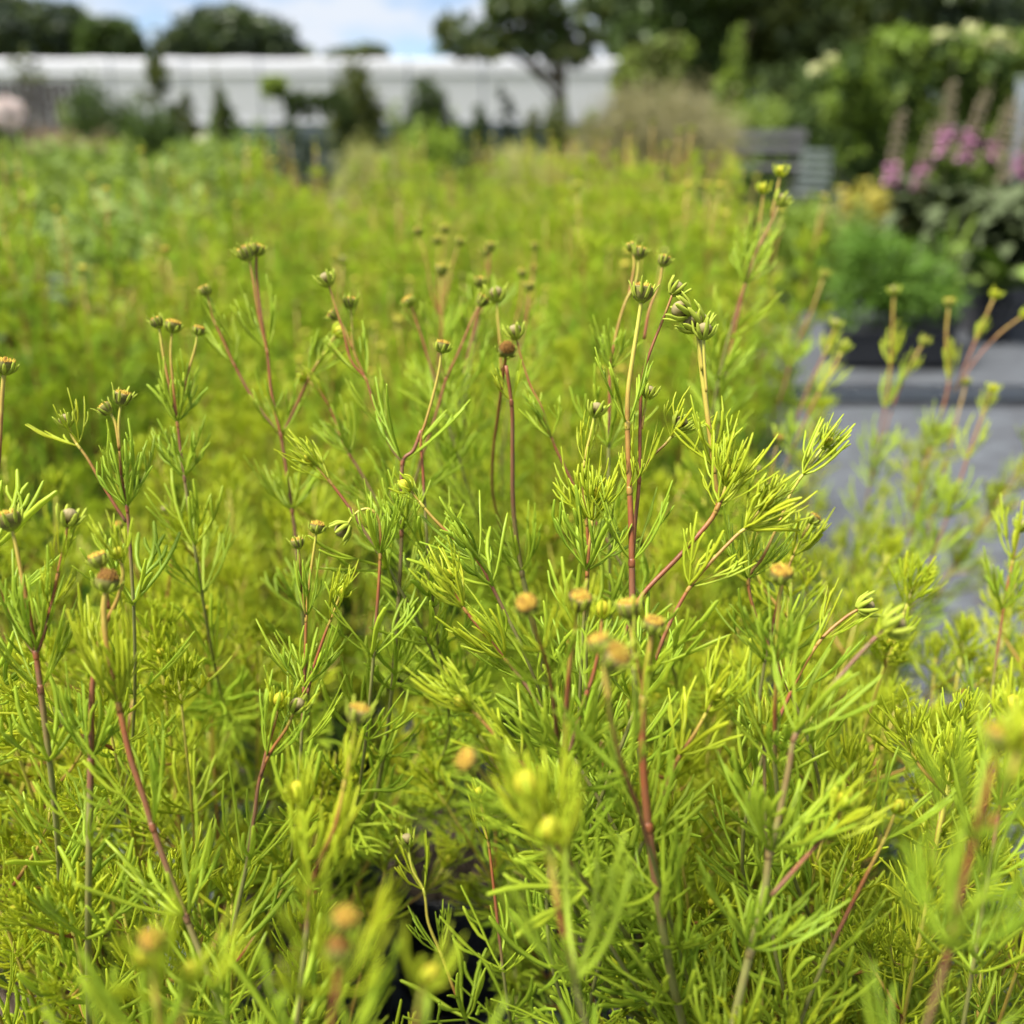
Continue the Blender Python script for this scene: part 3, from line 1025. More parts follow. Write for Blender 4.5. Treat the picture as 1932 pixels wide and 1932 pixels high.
hero(N_, .50, [(325, 624), (322, 670), (328, 740), (335, 800), (342, 860), (352, 930)], [('orange', 1.05, .1)], [(335, 800, .95, 1, 0, .5), (346, 900, .9, 1)], t0=.2, t1=.9)
hero(N_, .50, [(300, 616), (308, 670), (320, 730), (334, 795)], [('cup', .8, -.3)], [], t0=.15, t1=.7, ext=False)
hero(N_, .50, [(373, 630), (366, 665), (350, 720), (340, 780)], [('orange', .8, .1)], [], t0=.1, t1=.6, ext=False)

# the plants at the left
hero(F, .45, [(228, 762), (224, 800), (226, 850), (230, 905), (240, 960), (246, 1040)], [('cup', 1.0, .15)], [(230, 905, .5, 1), (238, 960, 1.05, 1, 0, .4)], t0=.1, t1=.85)
hero(F, .45, [(207, 778), (218, 800), (226, 850)], [('cup', .8, -.3)], [], t0=.1, t1=.5, ext=False)
hero(F, .46, [(128, 802), (140, 830), (165, 865), (188, 905), (215, 950), (238, 985)], [('bud', .85, 0)], [(150, 842, .7, 0, 0, .8)], t0=.15, t1=.75, ext=False)
hero(F, .41, [(8, 702), (4, 750), (0, 830), (-6, 920)], [('orange', 1.1, 0)], [], t0=.15, t1=.7, r0=.001)
hero(F, .38, [(22, 996), (30, 1030), (42, 1090), (55, 1160), (68, 1236), (78, 1310)], [('cup', 1.1, 0)], [(68, 1236, 1.1, 1, 0, .42), (78, 1305, 1.0, 1, .5, .6)], t0=.1, t1=.8, r1=.0016)
hero(F, .38, [(128, 988), (122, 1025), (110, 1080), (95, 1150), (80, 1205), (68, 1236)], [('bud', .95, .1)], [(112, 1085, .6, 0, 0, .2), (95, 1150, .5, 0)], t0=.4, t1=.8, ext=False)
hero(F, .385, [(-8, 1100), (15, 1150), (40, 1195), (68, 1236)], [('cup', .9, -.2)], [], t0=.5, t1=.8, ext=False)
hero(A, .355, [(200, 1112), (196, 1150), (200, 1210), (212, 1280), (225, 1334), (245, 1425), (270, 1500), (288, 1560), (320, 1650), (352, 1732), (390, 1830)],
     [('old', 1.1, .05)], [(225, 1334, 1.1, 0, 0, .35), (225, 1334, .8, 0, 1.3, .3), (288, 1560, 1.1, 1, 0, .6), (352, 1732, 1.15, 1, 0, .85)], r0=.0012, r1=.0015, t0=.25, t1=.95)
hero(A, .36, [(190, 1066), (198, 1100), (205, 1150)], [('orange', .9, -.1)], [], ext=False, t0=.3, t1=.6)
hero(A, .37, [(226, 1050), (232, 1085), (222, 1130), (190, 1200), (175, 1290), (172, 1400), (170, 1500)], [('young', .7, 0)], [(178, 1270, .9, 0, .2, .4), (171, 1440, 1.0, 1)], tipleaves=3, t0=.2, t1=.8, r1=.0018)
hero(E, .45, [(597, 1003), (592, 1040), (585, 1090), (578, 1166), (576, 1240), (573, 1310)], [('orange', .9, .05)], [(578, 1166, .82, 1, 0, .4), (574, 1300, 1.0, 2, 0, .8)], t0=.1, t1=.7)
hero(E, .45, [(563, 1033), (567, 1080), (578, 1166)], [('cup', .75, -.1)], [], t0=.2, t1=.7, ext=False)
hero(E, .45, [(643, 1120), (628, 1160), (612, 1200), (590, 1265), (580, 1310)], [('young', .8, .4)], [(622, 1172, .7, 0, 0, .3)], t0=.2, t1=.8, ext=False, tipleaves=2)
hero(E, .45, [(655, 992), (665, 975), (682, 962), (700, 962), (714, 980), (718, 1020), (716, 1080), (712, 1140)], [('bud', 1.0, -.6)], [(716, 1050, .9, 1)], t0=.05, t1=.6)
hero(E, .43, [(772, 922), (786, 940), (815, 975), (850, 1010), (900, 1055), (930, 1110)], [('young', .95, -.4)], [(795, 950, .45, 0, 0, .25), (905, 1062, .9, 1)], t0=.15, t1=.75)
hero(E, .46, [(590, 870), (615, 900), (650, 945), (680, 990)], [('young', .8, -.3)], [(625, 912, .75, 0, 0, .3)], t0=.3, t1=.8, tipleaves=3)
hero(A, .32, [(672, 1362), (664, 1410), (652, 1470), (632, 1560), (605, 1620), (585, 1684), (578, 1760)], [('cup', .95, .1)], [(648, 1478, .55, 0, 0, .3), (585, 1684, 1.15, 0, 0, .5)], t0=.1, t1=.8)
hero(A, .33, [(565, 1508), (572, 1550), (578, 1610), (585, 1684)], [('young', 1.1, 0)], [(570, 1540, .5, 0, 0, .4)], t0=.1, t1=.7, ext=False, tipleaves=2)
hero(A, .39, [(556, 1340), (540, 1375), (510, 1420), (490, 1470), (480, 1540)], [('bud', .85, .1)], [(545, 1362, .5, 0), (505, 1430, .9, 1)], t0=.3, t1=.8)
hero(A, .39, [(525, 1330), (518, 1365), (505, 1410), (492, 1465)], [('young', .9, 0)], [(520, 1350, .5, 0)], t0=.3, t1=.8, ext=False)
hero(D, .47, [(770, 1592), (778, 1640), (800, 1682), (808, 1740), (832, 1800), (850, 1850)], [('bud', .8, -.1)], [(800, 1682, .75, 0, 0, .45), (770, 1600, .3, 0), (832, 1800, .7, 1)], t0=.05, t1=.3)
hero(D, .46, [(905, 1500), (915, 1560), (922, 1592), (930, 1660), (940, 1750)], [('young', .7, 0)], [(922, 1592, .8, 0, 0, .25)], t0=.2, t1=.7)

# the ring of spent discs in the centre
hero(B, (.315, .36), [(998, 1150), (1010, 1190), (1028, 1240), (1040, 1290), (1048, 1360), (1056, 1430)], [('orange', 1.0, -.05)], [(1022, 1225, .5, 0, 0, .6), (1040, 1300, .8, 1)], t0=.3, t1=.8)
hero(B, (.335, .36), [(1090, 1148), (1084, 1195), (1076, 1250), (1070, 1320), (1066, 1400), (1066, 1500)], [('cup', 1.05, .05)], [(1084, 1195, .6, 0), (1066, 1440, 1.0, 1, 0, .6)], t0=.15, t1=.95, r1=.0018)
hero(B, .335, [(1188, 1164), (1192, 1200), (1203, 1260), (1214, 1320)], [('cup', .98, 0)], [], t0=.15, t1=.6, ext=False)
hero(B, (.33, .345), [(1230, 1190), (1224, 1240), (1217, 1280), (1214, 1322), (1212, 1400), (1216, 1480), (1224, 1560), (1234, 1640)], [('orange', .95, .1)], [(1214, 1322, .75, 0, .4, .35), (1224, 1560, 1.0, 1, 0, .6)], t0=.3, t1=.75, r0=.0010, r1=.0023)
hero(B, (.285, .33), [(1150, 1252), (1146, 1290), (1152, 1350), (1165, 1410), (1180, 1462), (1205, 1530), (1225, 1600)], [('cup', 1.1, .45)], [(1180, 1462, 1.0, 1, .2, .6)], t0=.05, t1=.75, r0=.0009)
hero(B, .285, [(1135, 1226), (1140, 1270), (1148, 1320)], [('orange', .9, -.2)], [], t0=.1, t1=.4, ext=False)
hero(B, (.29, .33), [(893, 1440), (920, 1472), (950, 1500), (985, 1530), (1030, 1570), (1070, 1620)], [('orange', .95, -.35)], [(985, 1530, .8, 1)], t0=.2, t1=.7)
hero(B, .27, [(1000, 1500), (1012, 1540), (1030, 1600), (1050, 1700)], [('young', 1.25, 0)], [(1030, 1600, .9, 0, .3, .6)], t0=.05, t1=.4)
hero(B, .26, [(1040, 1582), (1045, 1640), (1055, 1720)], [('young', 1.0, 0)], [(1045, 1650, .7, 0)], t0=.05, t1=.4, ext=False)
hero(B, .36, [(1136, 1160), (1132, 1210), (1120, 1270), (1100, 1330), (1080, 1400)], [('young', .9, 0)], [(1108, 1310, .7, 1)], t0=.4, t1=.8)
hero(B, .36, [(880, 1330), (905, 1355), (945, 1400), (985, 1440), (1010, 1500)], [('young', .9, -.4)], [(903, 1350, .85, 0, 0, .45), (985, 1440, .8, 0)], t0=.3, t1=.8, tipleaves=2)
hero(B, .40, [(850, 1090), (870, 1140), (905, 1185), (950, 1240), (990, 1290), (1030, 1350)], [('young', .7, -.3)], [(878, 1148, .8, 0, 0, .3), (955, 1245, .9, 0, .3, .5)], t0=.4, t1=.85, tipleaves=2)
hero(B, .37, [(1345, 1315), (1335, 1340), (1310, 1385), (1280, 1430), (1250, 1500)], [('young', .8, .3)], [(1330, 1350, .85, 0, 0, .4), (1280, 1430, .8, 0)], t0=.1, t1=.7, tipleaves=3)
hero(Hh, (.34, .36), [(1473, 1095), (1470, 1140), (1467, 1200), (1465, 1270), (1462, 1340)], [('orange', 1.05, 0)], [(1466, 1250, .8, 1)], t0=.1, t1=.5)
hero(I, (.335, .34), [(1672, 1185), (1640, 1215), (1590, 1270), (1535, 1335), (1500, 1390), (1488, 1450), (1470, 1540), (1452, 1610), (1440, 1700), (1412, 1810)],
     [('bud', 1.05, .6)], [(1650, 1205, .3, 0), (1500, 1390, 1.05, 1, .2, .55), (1452, 1610, 1.1, 1, 0, .8), (1415, 1800, 1.0, 2, 0, .9)], t0=.75, t1=1.0, r1=.0020)
hero(Hh, .40, [(1622, 1148), (1595, 1165), (1555, 1200), (1520, 1250), (1490, 1310)], [('bud', .95, .5)], [(1545, 1215, .7, 0)], t0=.45, t1=.5)
hero(I, .33, [(1588, 1520), (1575, 1560), (1545, 1590), (1500, 1640), (1455, 1690)], [('young', .95, .1)], [(1548, 1588, .7, 0)], t0=.4, t1=.8, ext=False)
hero(Hh, .37, [(1690, 1530), (1670, 1580), (1640, 1640), (1600, 1720)], [('young', .85, .1)], [(1665, 1590, .9, 1)], t0=.2, t1=.6)
hero(Hh, .38, [(1440, 1392), (1442, 1440), (1443, 1520), (1445, 1600)], [('young', .9, -.1)], [(1440, 1400, .6, 0, 0, .5)], t0=.8, t1=.95, tipleaves=2)
hero(I, .36, [(1910, 1345), (1908, 1400), (1895, 1470), (1880, 1560)], [('young', 1.2, 0)], [(1905, 1400, .8, 0, 0, .3), (1885, 1530, .9, 1)], t0=.1, t1=.7)
# strongly blurred, closest to the lens
hero(I, (.23, .245), [(1885, 1402), (1868, 1470), (1835, 1590), (1812, 1690), (1788, 1800), (1750, 1930)], [('orange', .9, -.1)], [(1835, 1590, .9, 1, .3, .6), (1788, 1800, 1.0, 1)], t0=.4, t1=.85, r0=.001)
hero(I, .225, [(1925, 1405), (1900, 1480), (1870, 1560)], [('young', 1.2, .2)], [(1900, 1480, .6, 0)], ext=False, t0=.2, t1=.5)
hero(J, (.235, .25), [(288, 1785), (292, 1830), (298, 1890), (305, 1960)], [('orange', .8, 0)], [(296, 1880, .7, 0, 0, .35)], t0=.3, t1=.6)
hero(J, .24, [(283, 1816), (290, 1850), (298, 1900)], [('young', .8, -.2)], [], ext=False, t0=.1, t1=.3)
hero(J, .245, [(358, 1845), (352, 1890), (335, 1950)], [('young', .75, .1)], [(350, 1900, .7, 0)], t0=.1, t1=.4)
hero(J, (.228, .24), [(650, 1745), (646, 1790), (640, 1850), (625, 1930)], [('orange', .8, .05)], [(635, 1880, .95, 0, 0, .5)], t0=.2, t1=.5)
hero(J, .228, [(640, 1806), (638, 1840), (630, 1900)], [('old', .8, 0)], [(634, 1880, .5, 0)], ext=False, t0=.4, t1=.7)
hero(J, .235, [(800, 1850), (790, 1900), (780, 1960)], [('young', .8, .6)], [(792, 1890, .5, 0, .2, .6)], t0=.1, t1=.3)
# sprays over the path
for (pts, dd, k, nn) in (
        ([(1553, 525), (1530, 590), (1500, 660), (1470, 760)], .92, 'cup', [(1490, 690, 1.0, 1)]),
        ([(1590, 660), (1565, 710), (1530, 770), (1490, 860)], .80, 'bud', [(1585, 680, .5, 0, 0, .2), (1545, 745, 1.0, 0, 0, .35)]),
        ([(1575, 618), (1560, 660), (1530, 720), (1500, 800)], .85, 'bud', [(1555, 672, .8, 0, 0, .25)]),
        ([(1686, 555), (1684, 610), (1682, 660), (1676, 730), (1660, 820), (1640, 920)], .88, 'bud', [(1683, 690, 1.1, 0, 0, .25), (1672, 770, 1.2, 1, 0, .35), (1650, 880, 1.2, 1)]),
        ([(1790, 578), (1785, 640), (1790, 720), (1770, 800), (1745, 880), (1720, 1000)], .85, 'cup', [(1790, 722, 1.0, 0, 0, .3), (1758, 850, 1.1, 1, 0, .4), (1730, 960, 1.2, 1)]),
        ([(1876, 560), (1850, 620), (1825, 680), (1805, 730)], .85, 'young', [(1840, 640, .6, 0, 0, .2)]),
        ([(1930, 596), (1885, 630), (1840, 680), (1800, 740)], .85, 'young', []),
        ([(1870, 738), (1855, 780), (1830, 850), (1800, 940), (1760, 1050)], .80, 'young', [(1850, 790, .7, 0, 0, .3), (1825, 870, 1.0, 0, 0, .45), (1785, 980, 1.2, 1)]),
        ([(1740, 650), (1712, 700), (1690, 750), (1665, 830)], .88, 'cup', [(1705, 715, .8, 0, 0, .3)])):
    hero(G, dd, pts, [(k, 1.1, 0)], nn, t0=.3, t1=.8, ext=len(nn) > 1, r0=.001)
hero(G, .66, [(1440, 362), (1436, 400), (1425, 470), (1400, 560), (1380, 650)], [('young', 1.0, 0)], [(1420, 500, 1.0, 1)], t0=.3, t1=.6)
hero(G, .62, [(1470, 385), (1455, 420), (1425, 480), (1398, 560)], [('bud', 1.05, .2)], [(1398, 540, 1.0, 1)], t0=.4, t1=.6)
hero(G, .64, [(1472, 330), (1466, 360), (1455, 410)], [('young', 1.0, 0)], [], t0=.3, t1=.5, ext=False)
hero(Hh, .47, [(1530, 985), (1510, 1020), (1480, 1090), (1460, 1170)], [('orange', .85, .2)], [(1500, 1050, .8, 0)], t0=.2, t1=.6)
hero(Hh, .55, [(1925, 1000), (1910, 1060), (1895, 1140), (1880, 1240)], [('bud', .9, 0)], [(1910, 1060, 1.0, 0, 0, .5), (1893, 1150, 1.0, 1)], t0=.2, t1=.8)

# ------------------------------------------------------------------ middle and back rows
def canopy_edge(Y):
    return 0.225 + 0.145 * max(0.0, Y - 1.0)


mr = np.random.default_rng(31)
protos = [build_mid(np.random.default_rng(200 + i), 15 + i % 3, 9 + i % 3, hv=(0.40, 0.67), hf=(0.62, 0.82), spread=0.105) for i in range(5)]
for p in protos:
    index_kids(p)
first = {}
MIDL = 'yellow-green thread-leaved plant with thin red stems and small heads, softly blurred in the middle rows'
for j in range(8):
    Y = 1.17 + j * 0.205
    n = 0
    x = canopy_edge(Y) - 0.05 + (0.1 if j % 2 else 0)
    while x > -0.62 - 0.42 * Y:
        if not (x < -0.62 and Y > 1.55 and x < -0.75 - 0.02 * (Y - 1.5)) or Y < 1.5:
            i = int(mr.integers(5))
            o = protos[i] if i not in first else copy_tree(protos[i])
            first[i] = 1
            o.location = (x + mr.uniform(-.03, .03), Y + mr.uniform(-.03, .03), 0)
            o.rotation_euler = (0, 0, mr.uniform(0, 6.28))
            s = mr.uniform(0.82, 1.08)
            o.scale = (1, 1, s)
            tag(o, MIDL, 'potted plant', 'thread-leaved plants in the middle rows')
        x -= mr.uniform(0.22, 0.29)
fars = [build_far(np.random.default_rng(300 + i), 12, 10, hv=(0.38, 0.62), hf=(0.56, 0.78), spread=0.12) for i in range(4)]
FARL = 'olive-yellow thread-leaved plant, strongly blurred in the back rows of the bed'
for j in range(8):
    Y = 2.85 + j * 0.25
    x = canopy_edge(Y) + (0.12 if j % 2 else 0)
    while x > -0.72 - 0.12 * (Y - 2):
        o = link('potted_plant', fars[int(mr.integers(4))])
        o.location = (x + mr.uniform(-.04, .04), Y + mr.uniform(-.04, .04), 0)
        o.rotation_euler = (0, 0, mr.uniform(0, 6.28))
        s = mr.uniform(0.82, 1.04)
        o.scale = (1.05, 1.05, s)
        tag(o, FARL, 'potted plant', 'thread-leaved plants in the back rows')
        x -= mr.uniform(0.22, 0.28)
# ------------------------------------------------------------------ materials of the nursery around the bed
G_DARK = leaf_mat('dark_tree_leaf', (0.05, 0.078, 0.026), (0.075, 0.105, 0.034), 0.2, 0.5, 0.3)
G_BLUE = leaf_mat('blue_tree_leaf', (0.046, 0.066, 0.044), (0.032, 0.048, 0.033), 0.15, 0.5, 0.3)
G_MID = leaf_mat('mid_leaf', (0.065, 0.105, 0.022), (0.045, 0.080, 0.020), 0.3)
G_OLIVE = leaf_mat('olive_leaf', (0.10, 0.12, 0.030), (0.070, 0.090, 0.025), 0.3)
G_PALE = leaf_mat('pale_leaf', (0.21, 0.28, 0.06), (0.15, 0.22, 0.045), 0.45)
G_LIME = leaf_mat('lime_leaf', (0.23, 0.32, 0.05), (0.17, 0.26, 0.04), 0.42)
G_GREY = leaf_mat('grey_green_leaf', (0.21, 0.29, 0.07), (0.15, 0.23, 0.05), 0.3)
G_FOX = leaf_mat('foxglove_leaf', (0.11, 0.14, 0.065), (0.075, 0.10, 0.045), 0.3)
G_FERN = leaf_mat('fern_leaf', (0.12, 0.23, 0.03), (0.09, 0.17, 0.025), 0.35)
G_HEDGE = leaf_mat('hedge_leaf', (0.032, 0.055, 0.012), (0.045, 0.070, 0.016), 0.2)
STRAW = leaf_mat('straw_blade', (0.34, 0.29, 0.17), (0.24, 0.20, 0.11), 0.3, 0.6)
PLUME = leaf_mat('plume_hair', (0.30, 0.275, 0.15), (0.22, 0.21, 0.10), 0.3, 0.7)
PINKG = leaf_mat('pink_plume', (0.40, 0.29, 0.21), (0.30, 0.21, 0.14), 0.3, 0.7)
BLOND = leaf_mat('blond_blade', (0.42, 0.42, 0.17), (0.30, 0.33, 0.10), 0.35, 0.6)
CREAM = leaf_mat('cream_petal', (0.62, 0.62, 0.36), (0.50, 0.52, 0.26), 0.3)
WHITEP = leaf_mat('white_petal', (0.78, 0.78, 0.66), (0.66, 0.70, 0.56), 0.3)
PALEPINK = leaf_mat('pale_pink_petal', (0.84, 0.76, 0.75), (0.78, 0.67, 0.66), 0.04)
PINK = leaf_mat('pink_petal', (0.54, 0.23, 0.44), (0.48, 0.27, 0.39), 0.25)
FADED = leaf_mat('faded_petal', (0.36, 0.27, 0.23), (0.27, 0.26, 0.16), 0.3)
YELLOWP = leaf_mat('yellow_petal', (0.48, 0.42, 0.07), (0.40, 0.36, 0.10), 0.3)
WOOD = plain('bark', (0.055, 0.042, 0.032), (0.10, 0.08, 0.06), 0.85, nscale=8, bmp=0.6, stretch=(1, 1, 0.2))
GREYWOOD = plain('weathered_timber', (0.065, 0.067, 0.072), (0.105, 0.105, 0.11), 0.75, nscale=9, bmp=0.3, stretch=(0.1, 1, 1))
DARKWOOD = plain('dark_timber', (0.045, 0.042, 0.045), (0.09, 0.08, 0.075), 0.8, nscale=9, bmp=0.3, stretch=(1, 1, 0.1))
METAL = plain('galvanised_post', (0.09, 0.11, 0.135), (0.13, 0.15, 0.175), 0.6, nscale=14)
GREENMETAL = plain('green_grey_paint', (0.04, 0.056, 0.053), (0.065, 0.085, 0.08), 0.45, nscale=14)
NETTING = plain('dark_side_net', (0.045, 0.065, 0.070), (0.075, 0.095, 0.10), 0.7, nscale=5)
FILM = leaf_mat('white_film', (0.60, 0.61, 0.68), (0.60, 0.61, 0.68), 0.25, 0.4, 0.4)

m_, n_, l_, b_, o_ = new_mat('ground_earth')
gf = noise(n_, l_, 0.7, 6)
l_.new(mixc(n_, l_, gf, (0.05, 0.075, 0.02), (0.13, 0.12, 0.075)), b_.inputs['Base Color'])
b_.inputs['Roughness'].default_value = 0.95
GROUND = m_

m_, n_, l_, b_, o_ = new_mat('woven_fabric')       # grey-blue woven ground cover, dusty, with a fine weave
f1 = noise(n_, l_, 2.2, 6, rough=0.65)
f2 = noise(n_, l_, 9, 5, stretch=(1, 4.5, 1), rough=0.6)
c0 = mixc(n_, l_, f1, (0.029, 0.032, 0.038), (0.050, 0.053, 0.060))
rp = n_.new('ShaderNodeMapRange'); rp.inputs[1].default_value, rp.inputs[2].default_value = 0.50, 0.62
l_.new(f2, rp.inputs[0])
c1 = mixc(n_, l_, rp.outputs[0], c0, (0.095, 0.108, 0.122))
tc = n_.new('ShaderNodeTexCoord')
wv = n_.new('ShaderNodeTexWave'); wv.inputs['Scale'].default_value = 60
wv.bands_direction = 'X'
l_.new(tc.outputs['Object'], wv.inputs[0])
wv2 = n_.new('ShaderNodeTexWave'); wv2.inputs['Scale'].default_value = 60
wv2.bands_direction = 'Y'
l_.new(tc.outputs['Object'], wv2.inputs[0])
ad = n_.new('ShaderNodeMath'); ad.operation = 'MULTIPLY'
l_.new(wv.outputs['Fac'], ad.inputs[0]); l_.new(wv2.outputs['Fac'], ad.inputs[1])
c2 = mixc(n_, l_, ad.outputs[0], c1, (0.05, 0.056, 0.068))
l_.new(c2, b_.inputs['Base Color'])
b_.inputs['Roughness'].default_value = 0.6
bump(n_, l_, b_, ad.outputs[0], 0.4, 0.002)
FABRIC = m_

# ------------------------------------------------------------------ ground, path, kerb
mb = MB()
mb.add([(-600, -200, 0), (600, -200, 0), (600, 1500, 0), (-600, 1500, 0)], [(0, 1, 2, 3)])
tag(mb.obj('ground', GROUND), kind='structure')
mb = MB()
NX, NY = 60, 60
xs, ys = np.linspace(-4.5, 7.5, NX), np.linspace(-1.5, 7.6, NY)
gx, gy = np.meshgrid(xs, ys)
gz = 0.012 + 0.0065 * (np.sin(gx * 3.1 + gy * 1.7) + np.sin(gy * 5.3 - gx * 1.1)) * 0.5
ii = (np.arange(NY - 1)[:, None] * NX + np.arange(NX - 1)[None]).ravel()
mb.add(np.stack((gx, gy, gz), -1).reshape(-1, 3), np.stack((ii, ii + 1, ii + NX + 1, ii + NX), -1))
tag(mb.obj('path', FABRIC), kind='structure')
mb = MB()
dr_ = np.random.default_rng(55)
for k in range(900):
    x, y = dr_.uniform(-.3, 3.6), dr_.uniform(.4, 3.05)
    s = dr_.uniform(.004, .016)
    mb.box((x, y, 0.022 + s * .2), (s, s * dr_.uniform(.2, .5), s * dr_.uniform(.1, .3)), rot=dr_.uniform(0, 6.3), tilt=dr_.uniform(-.4, .4), mi=int(k % 3 == 0))
tag(mb.obj('fallen_litter', [BARK, OLD_SHADED], smooth=False), kind='stuff')
KERB = plain('kerb_board', (0.075, 0.092, 0.12), (0.105, 0.125, 0.15), 0.6, nscale=6, bmp=0.2)
KERBF = plain('kerb_brown', (0.055, 0.045, 0.038), (0.10, 0.085, 0.07), 0.9, nscale=30, bmp=0.6)  # dark brown strip below the kerb board
mb = MB()
mb.box((4.3, 3.19, 0.040), (7.0, 0.12, 0.020), bev=0.005)
kb = tag(mb.obj('kerb', KERB), kind='structure')
mb = MB()
mb.box((4.3, 3.185, 0.016), (6.99, 0.07, 0.030), bev=0.003)
mb.obj('earth_edge', KERBF, kb)


# ------------------------------------------------------------------ shrubs and trees
def leaf_cloud(mb, blobs, n, size, r, mi=0, shell=0.55, clump=0.16, asp=0.5, hang=0.0):
    vol = np.array([b[1][0] * b[1][1] * b[1][2] for b in blobs]) ** 0.67
    cnt = (n * vol / vol.sum()).astype(int)
    for (c, rad), k in zip(blobs, cnt):
        if k < 1:
            continue
        c, rad = np.asarray(c, float), np.asarray(rad, float)
        nc = max(6, k // 14)
        cc = unit(r.normal(size=(nc, 3))) * (shell + (1.04 - shell) * r.random((nc, 1)) ** 0.6)
        P = cc[r.integers(nc, size=k)] + r.normal(size=(k, 3)) * clump
        P = P * rad + c
        P[:, 2] = np.maximum(P[:, 2], 0.02)
        u = unit(r.normal(size=(k, 3)) + (0, 0, -hang))
        v = unit(np.cross(u, r.normal(size=(k, 3))))
        w = np.cross(u, v)
        s = size * r.uniform(0.6, 1.3, (k, 1))
        V = np.stack((P - u * s, P + v * s * asp - w * s * 0.12, P + u * s, P - v * s * asp - w * s * 0.12), 1).reshape(-1, 3)
        mb.add(V, np.arange(4 * k).reshape(-1, 4), None, mi)


def limb_set(mb, base, top, r0, targets, r):
    t = np.linspace(0, 1, 7)
    P = np.asarray(base) + np.outer(t, np.asarray(top, float) - base)
    P[1:-1, :2] += r.normal(size=(5, 2)) * r0 * 0.35
    rad = r0 * (1.25 * np.exp(-t * 9) + 1 - 0.55 * t)
    mb.tube(P, rad, 9)
    for q in targets:
        k = r.integers(3, 6)
        a = P[k]
        tt = np.linspace(0, 1, 5)[:, None]
        L = a + (np.asarray(q) - a) * tt + np.array((0, 0, 1.0)) * np.sin(tt * 3.14) * np.linalg.norm(q - a) * 0.12
        mb.tube(L, r0 * 0.42 * (1 - 0.75 * tt[:, 0]), 6)


def pxblob(cx, cy, rx, ry, Y, depth=1.0):
    c = atY(cx, cy, Y)
    v = (cy - CPX) / FPX
    d = Y / (CP - v * SP)
    return (c, (rx * d / FPX, rx * d / FPX * depth, ry * d / FPX))


br = np.random.default_rng(77)


def tree(label, Y, blobs, mats, n, size, trunk_px, trunk_r, name='broadleaf_tree', group=None, cat='tree', shell=0.5, clump=0.15, weights=None, asp=0.5, part='crown'):
    B = [pxblob(*b, Y) for b in blobs]
    base = np.array((atY(trunk_px, 400, Y)[0], Y, 0.0))
    root = thing(name, label, cat, base, 0, group)
    Bl = [(c - base, rd) for c, rd in B]
    top = max(Bl, key=lambda b: b[1][0] * b[1][2])[0]
    mb = MB()
    limb_set(mb, np.zeros(3), top, trunk_r, [c + br.normal(size=3) * rd * 0.3 for c, rd in Bl for _ in range(2)], br)
    mb.obj('trunk', WOOD, root)
    cm = MB()
    w = weights or [1.0 / len(mats)] * len(mats)
    for k, ww in enumerate(w):
        leaf_cloud(cm, Bl, int(n * ww), size, br, k, shell, clump, asp)
    cm.obj(part, mats, root, smooth=False)
    return root


def shrub(label, px, top, hw, Y, mat, n=900, size=0.05, name='shrub', cat='shrub', shape='mound', group=None, asp=0.45, zbase=0.0, shell=0.35):
    """top and half width in pixels; stands on the ground at distance Y"""
    c = atY(px, top, Y)
    h = c[2]
    v = (top - CPX) / FPX
    w = 1.15 * hw * Y / (CP - v * SP) / FPX
    n = int(n * 1.6)
    root = thing(name, label, cat, (c[0], Y, zbase), 0, group)
    if shape == 'mound':
        bl = [((0, 0, h * 0.45), (w, w, h * 0.55)), ((w * 0.3, 0, h * 0.62), (w * 0.55, w * 0.6, h * 0.36)), ((-w * 0.35, 0, h * 0.55), (w * 0.55, w * 0.6, h * 0.38))]
    elif shape == 'column':
        bl = [((0, 0, h * k), (w * s, w * s, h * 0.2)) for k, s in ((0.18, .8), (0.38, 1), (0.58, .95), (0.8, .7))]
    elif shape == 'cone':
        bl = [((0, 0, h * k), (w * s, w * s, h * 0.17)) for k, s in ((0.12, 1), (0.3, .86), (0.48, .66), (0.66, .46), (0.82, .28), (0.93, .13))]
    elif shape == 'ball':
        bl = [((0, 0, h - w), (w, w, w))]
    elif shape == 'wisp':
        bl = [((br.uniform(-w, w) * .5, 0, h * k), (w * s, w * s, h * 0.09)) for k, s in ((0.15, 1), (0.3, .8), (0.45, 1), (0.6, .7), (0.72, .8), (0.84, .5), (0.94, .35))]
    mb = MB()
    tops = [np.asarray(b[0]) for b in bl]
    limb_set(mb, np.zeros(3), (0, 0, h * 0.9 if shape != 'mound' else h * .6), max(0.012, w * 0.06), [t + br.normal(size=3) * w * 0.3 for t in tops], br)
    mb.obj('stem', WOOD, root)
    cm = MB()
    leaf_cloud(cm, bl, n, size, br, 0, shell, 0.18, asp)
    cm.obj('foliage', mat, root, smooth=False)
    return root


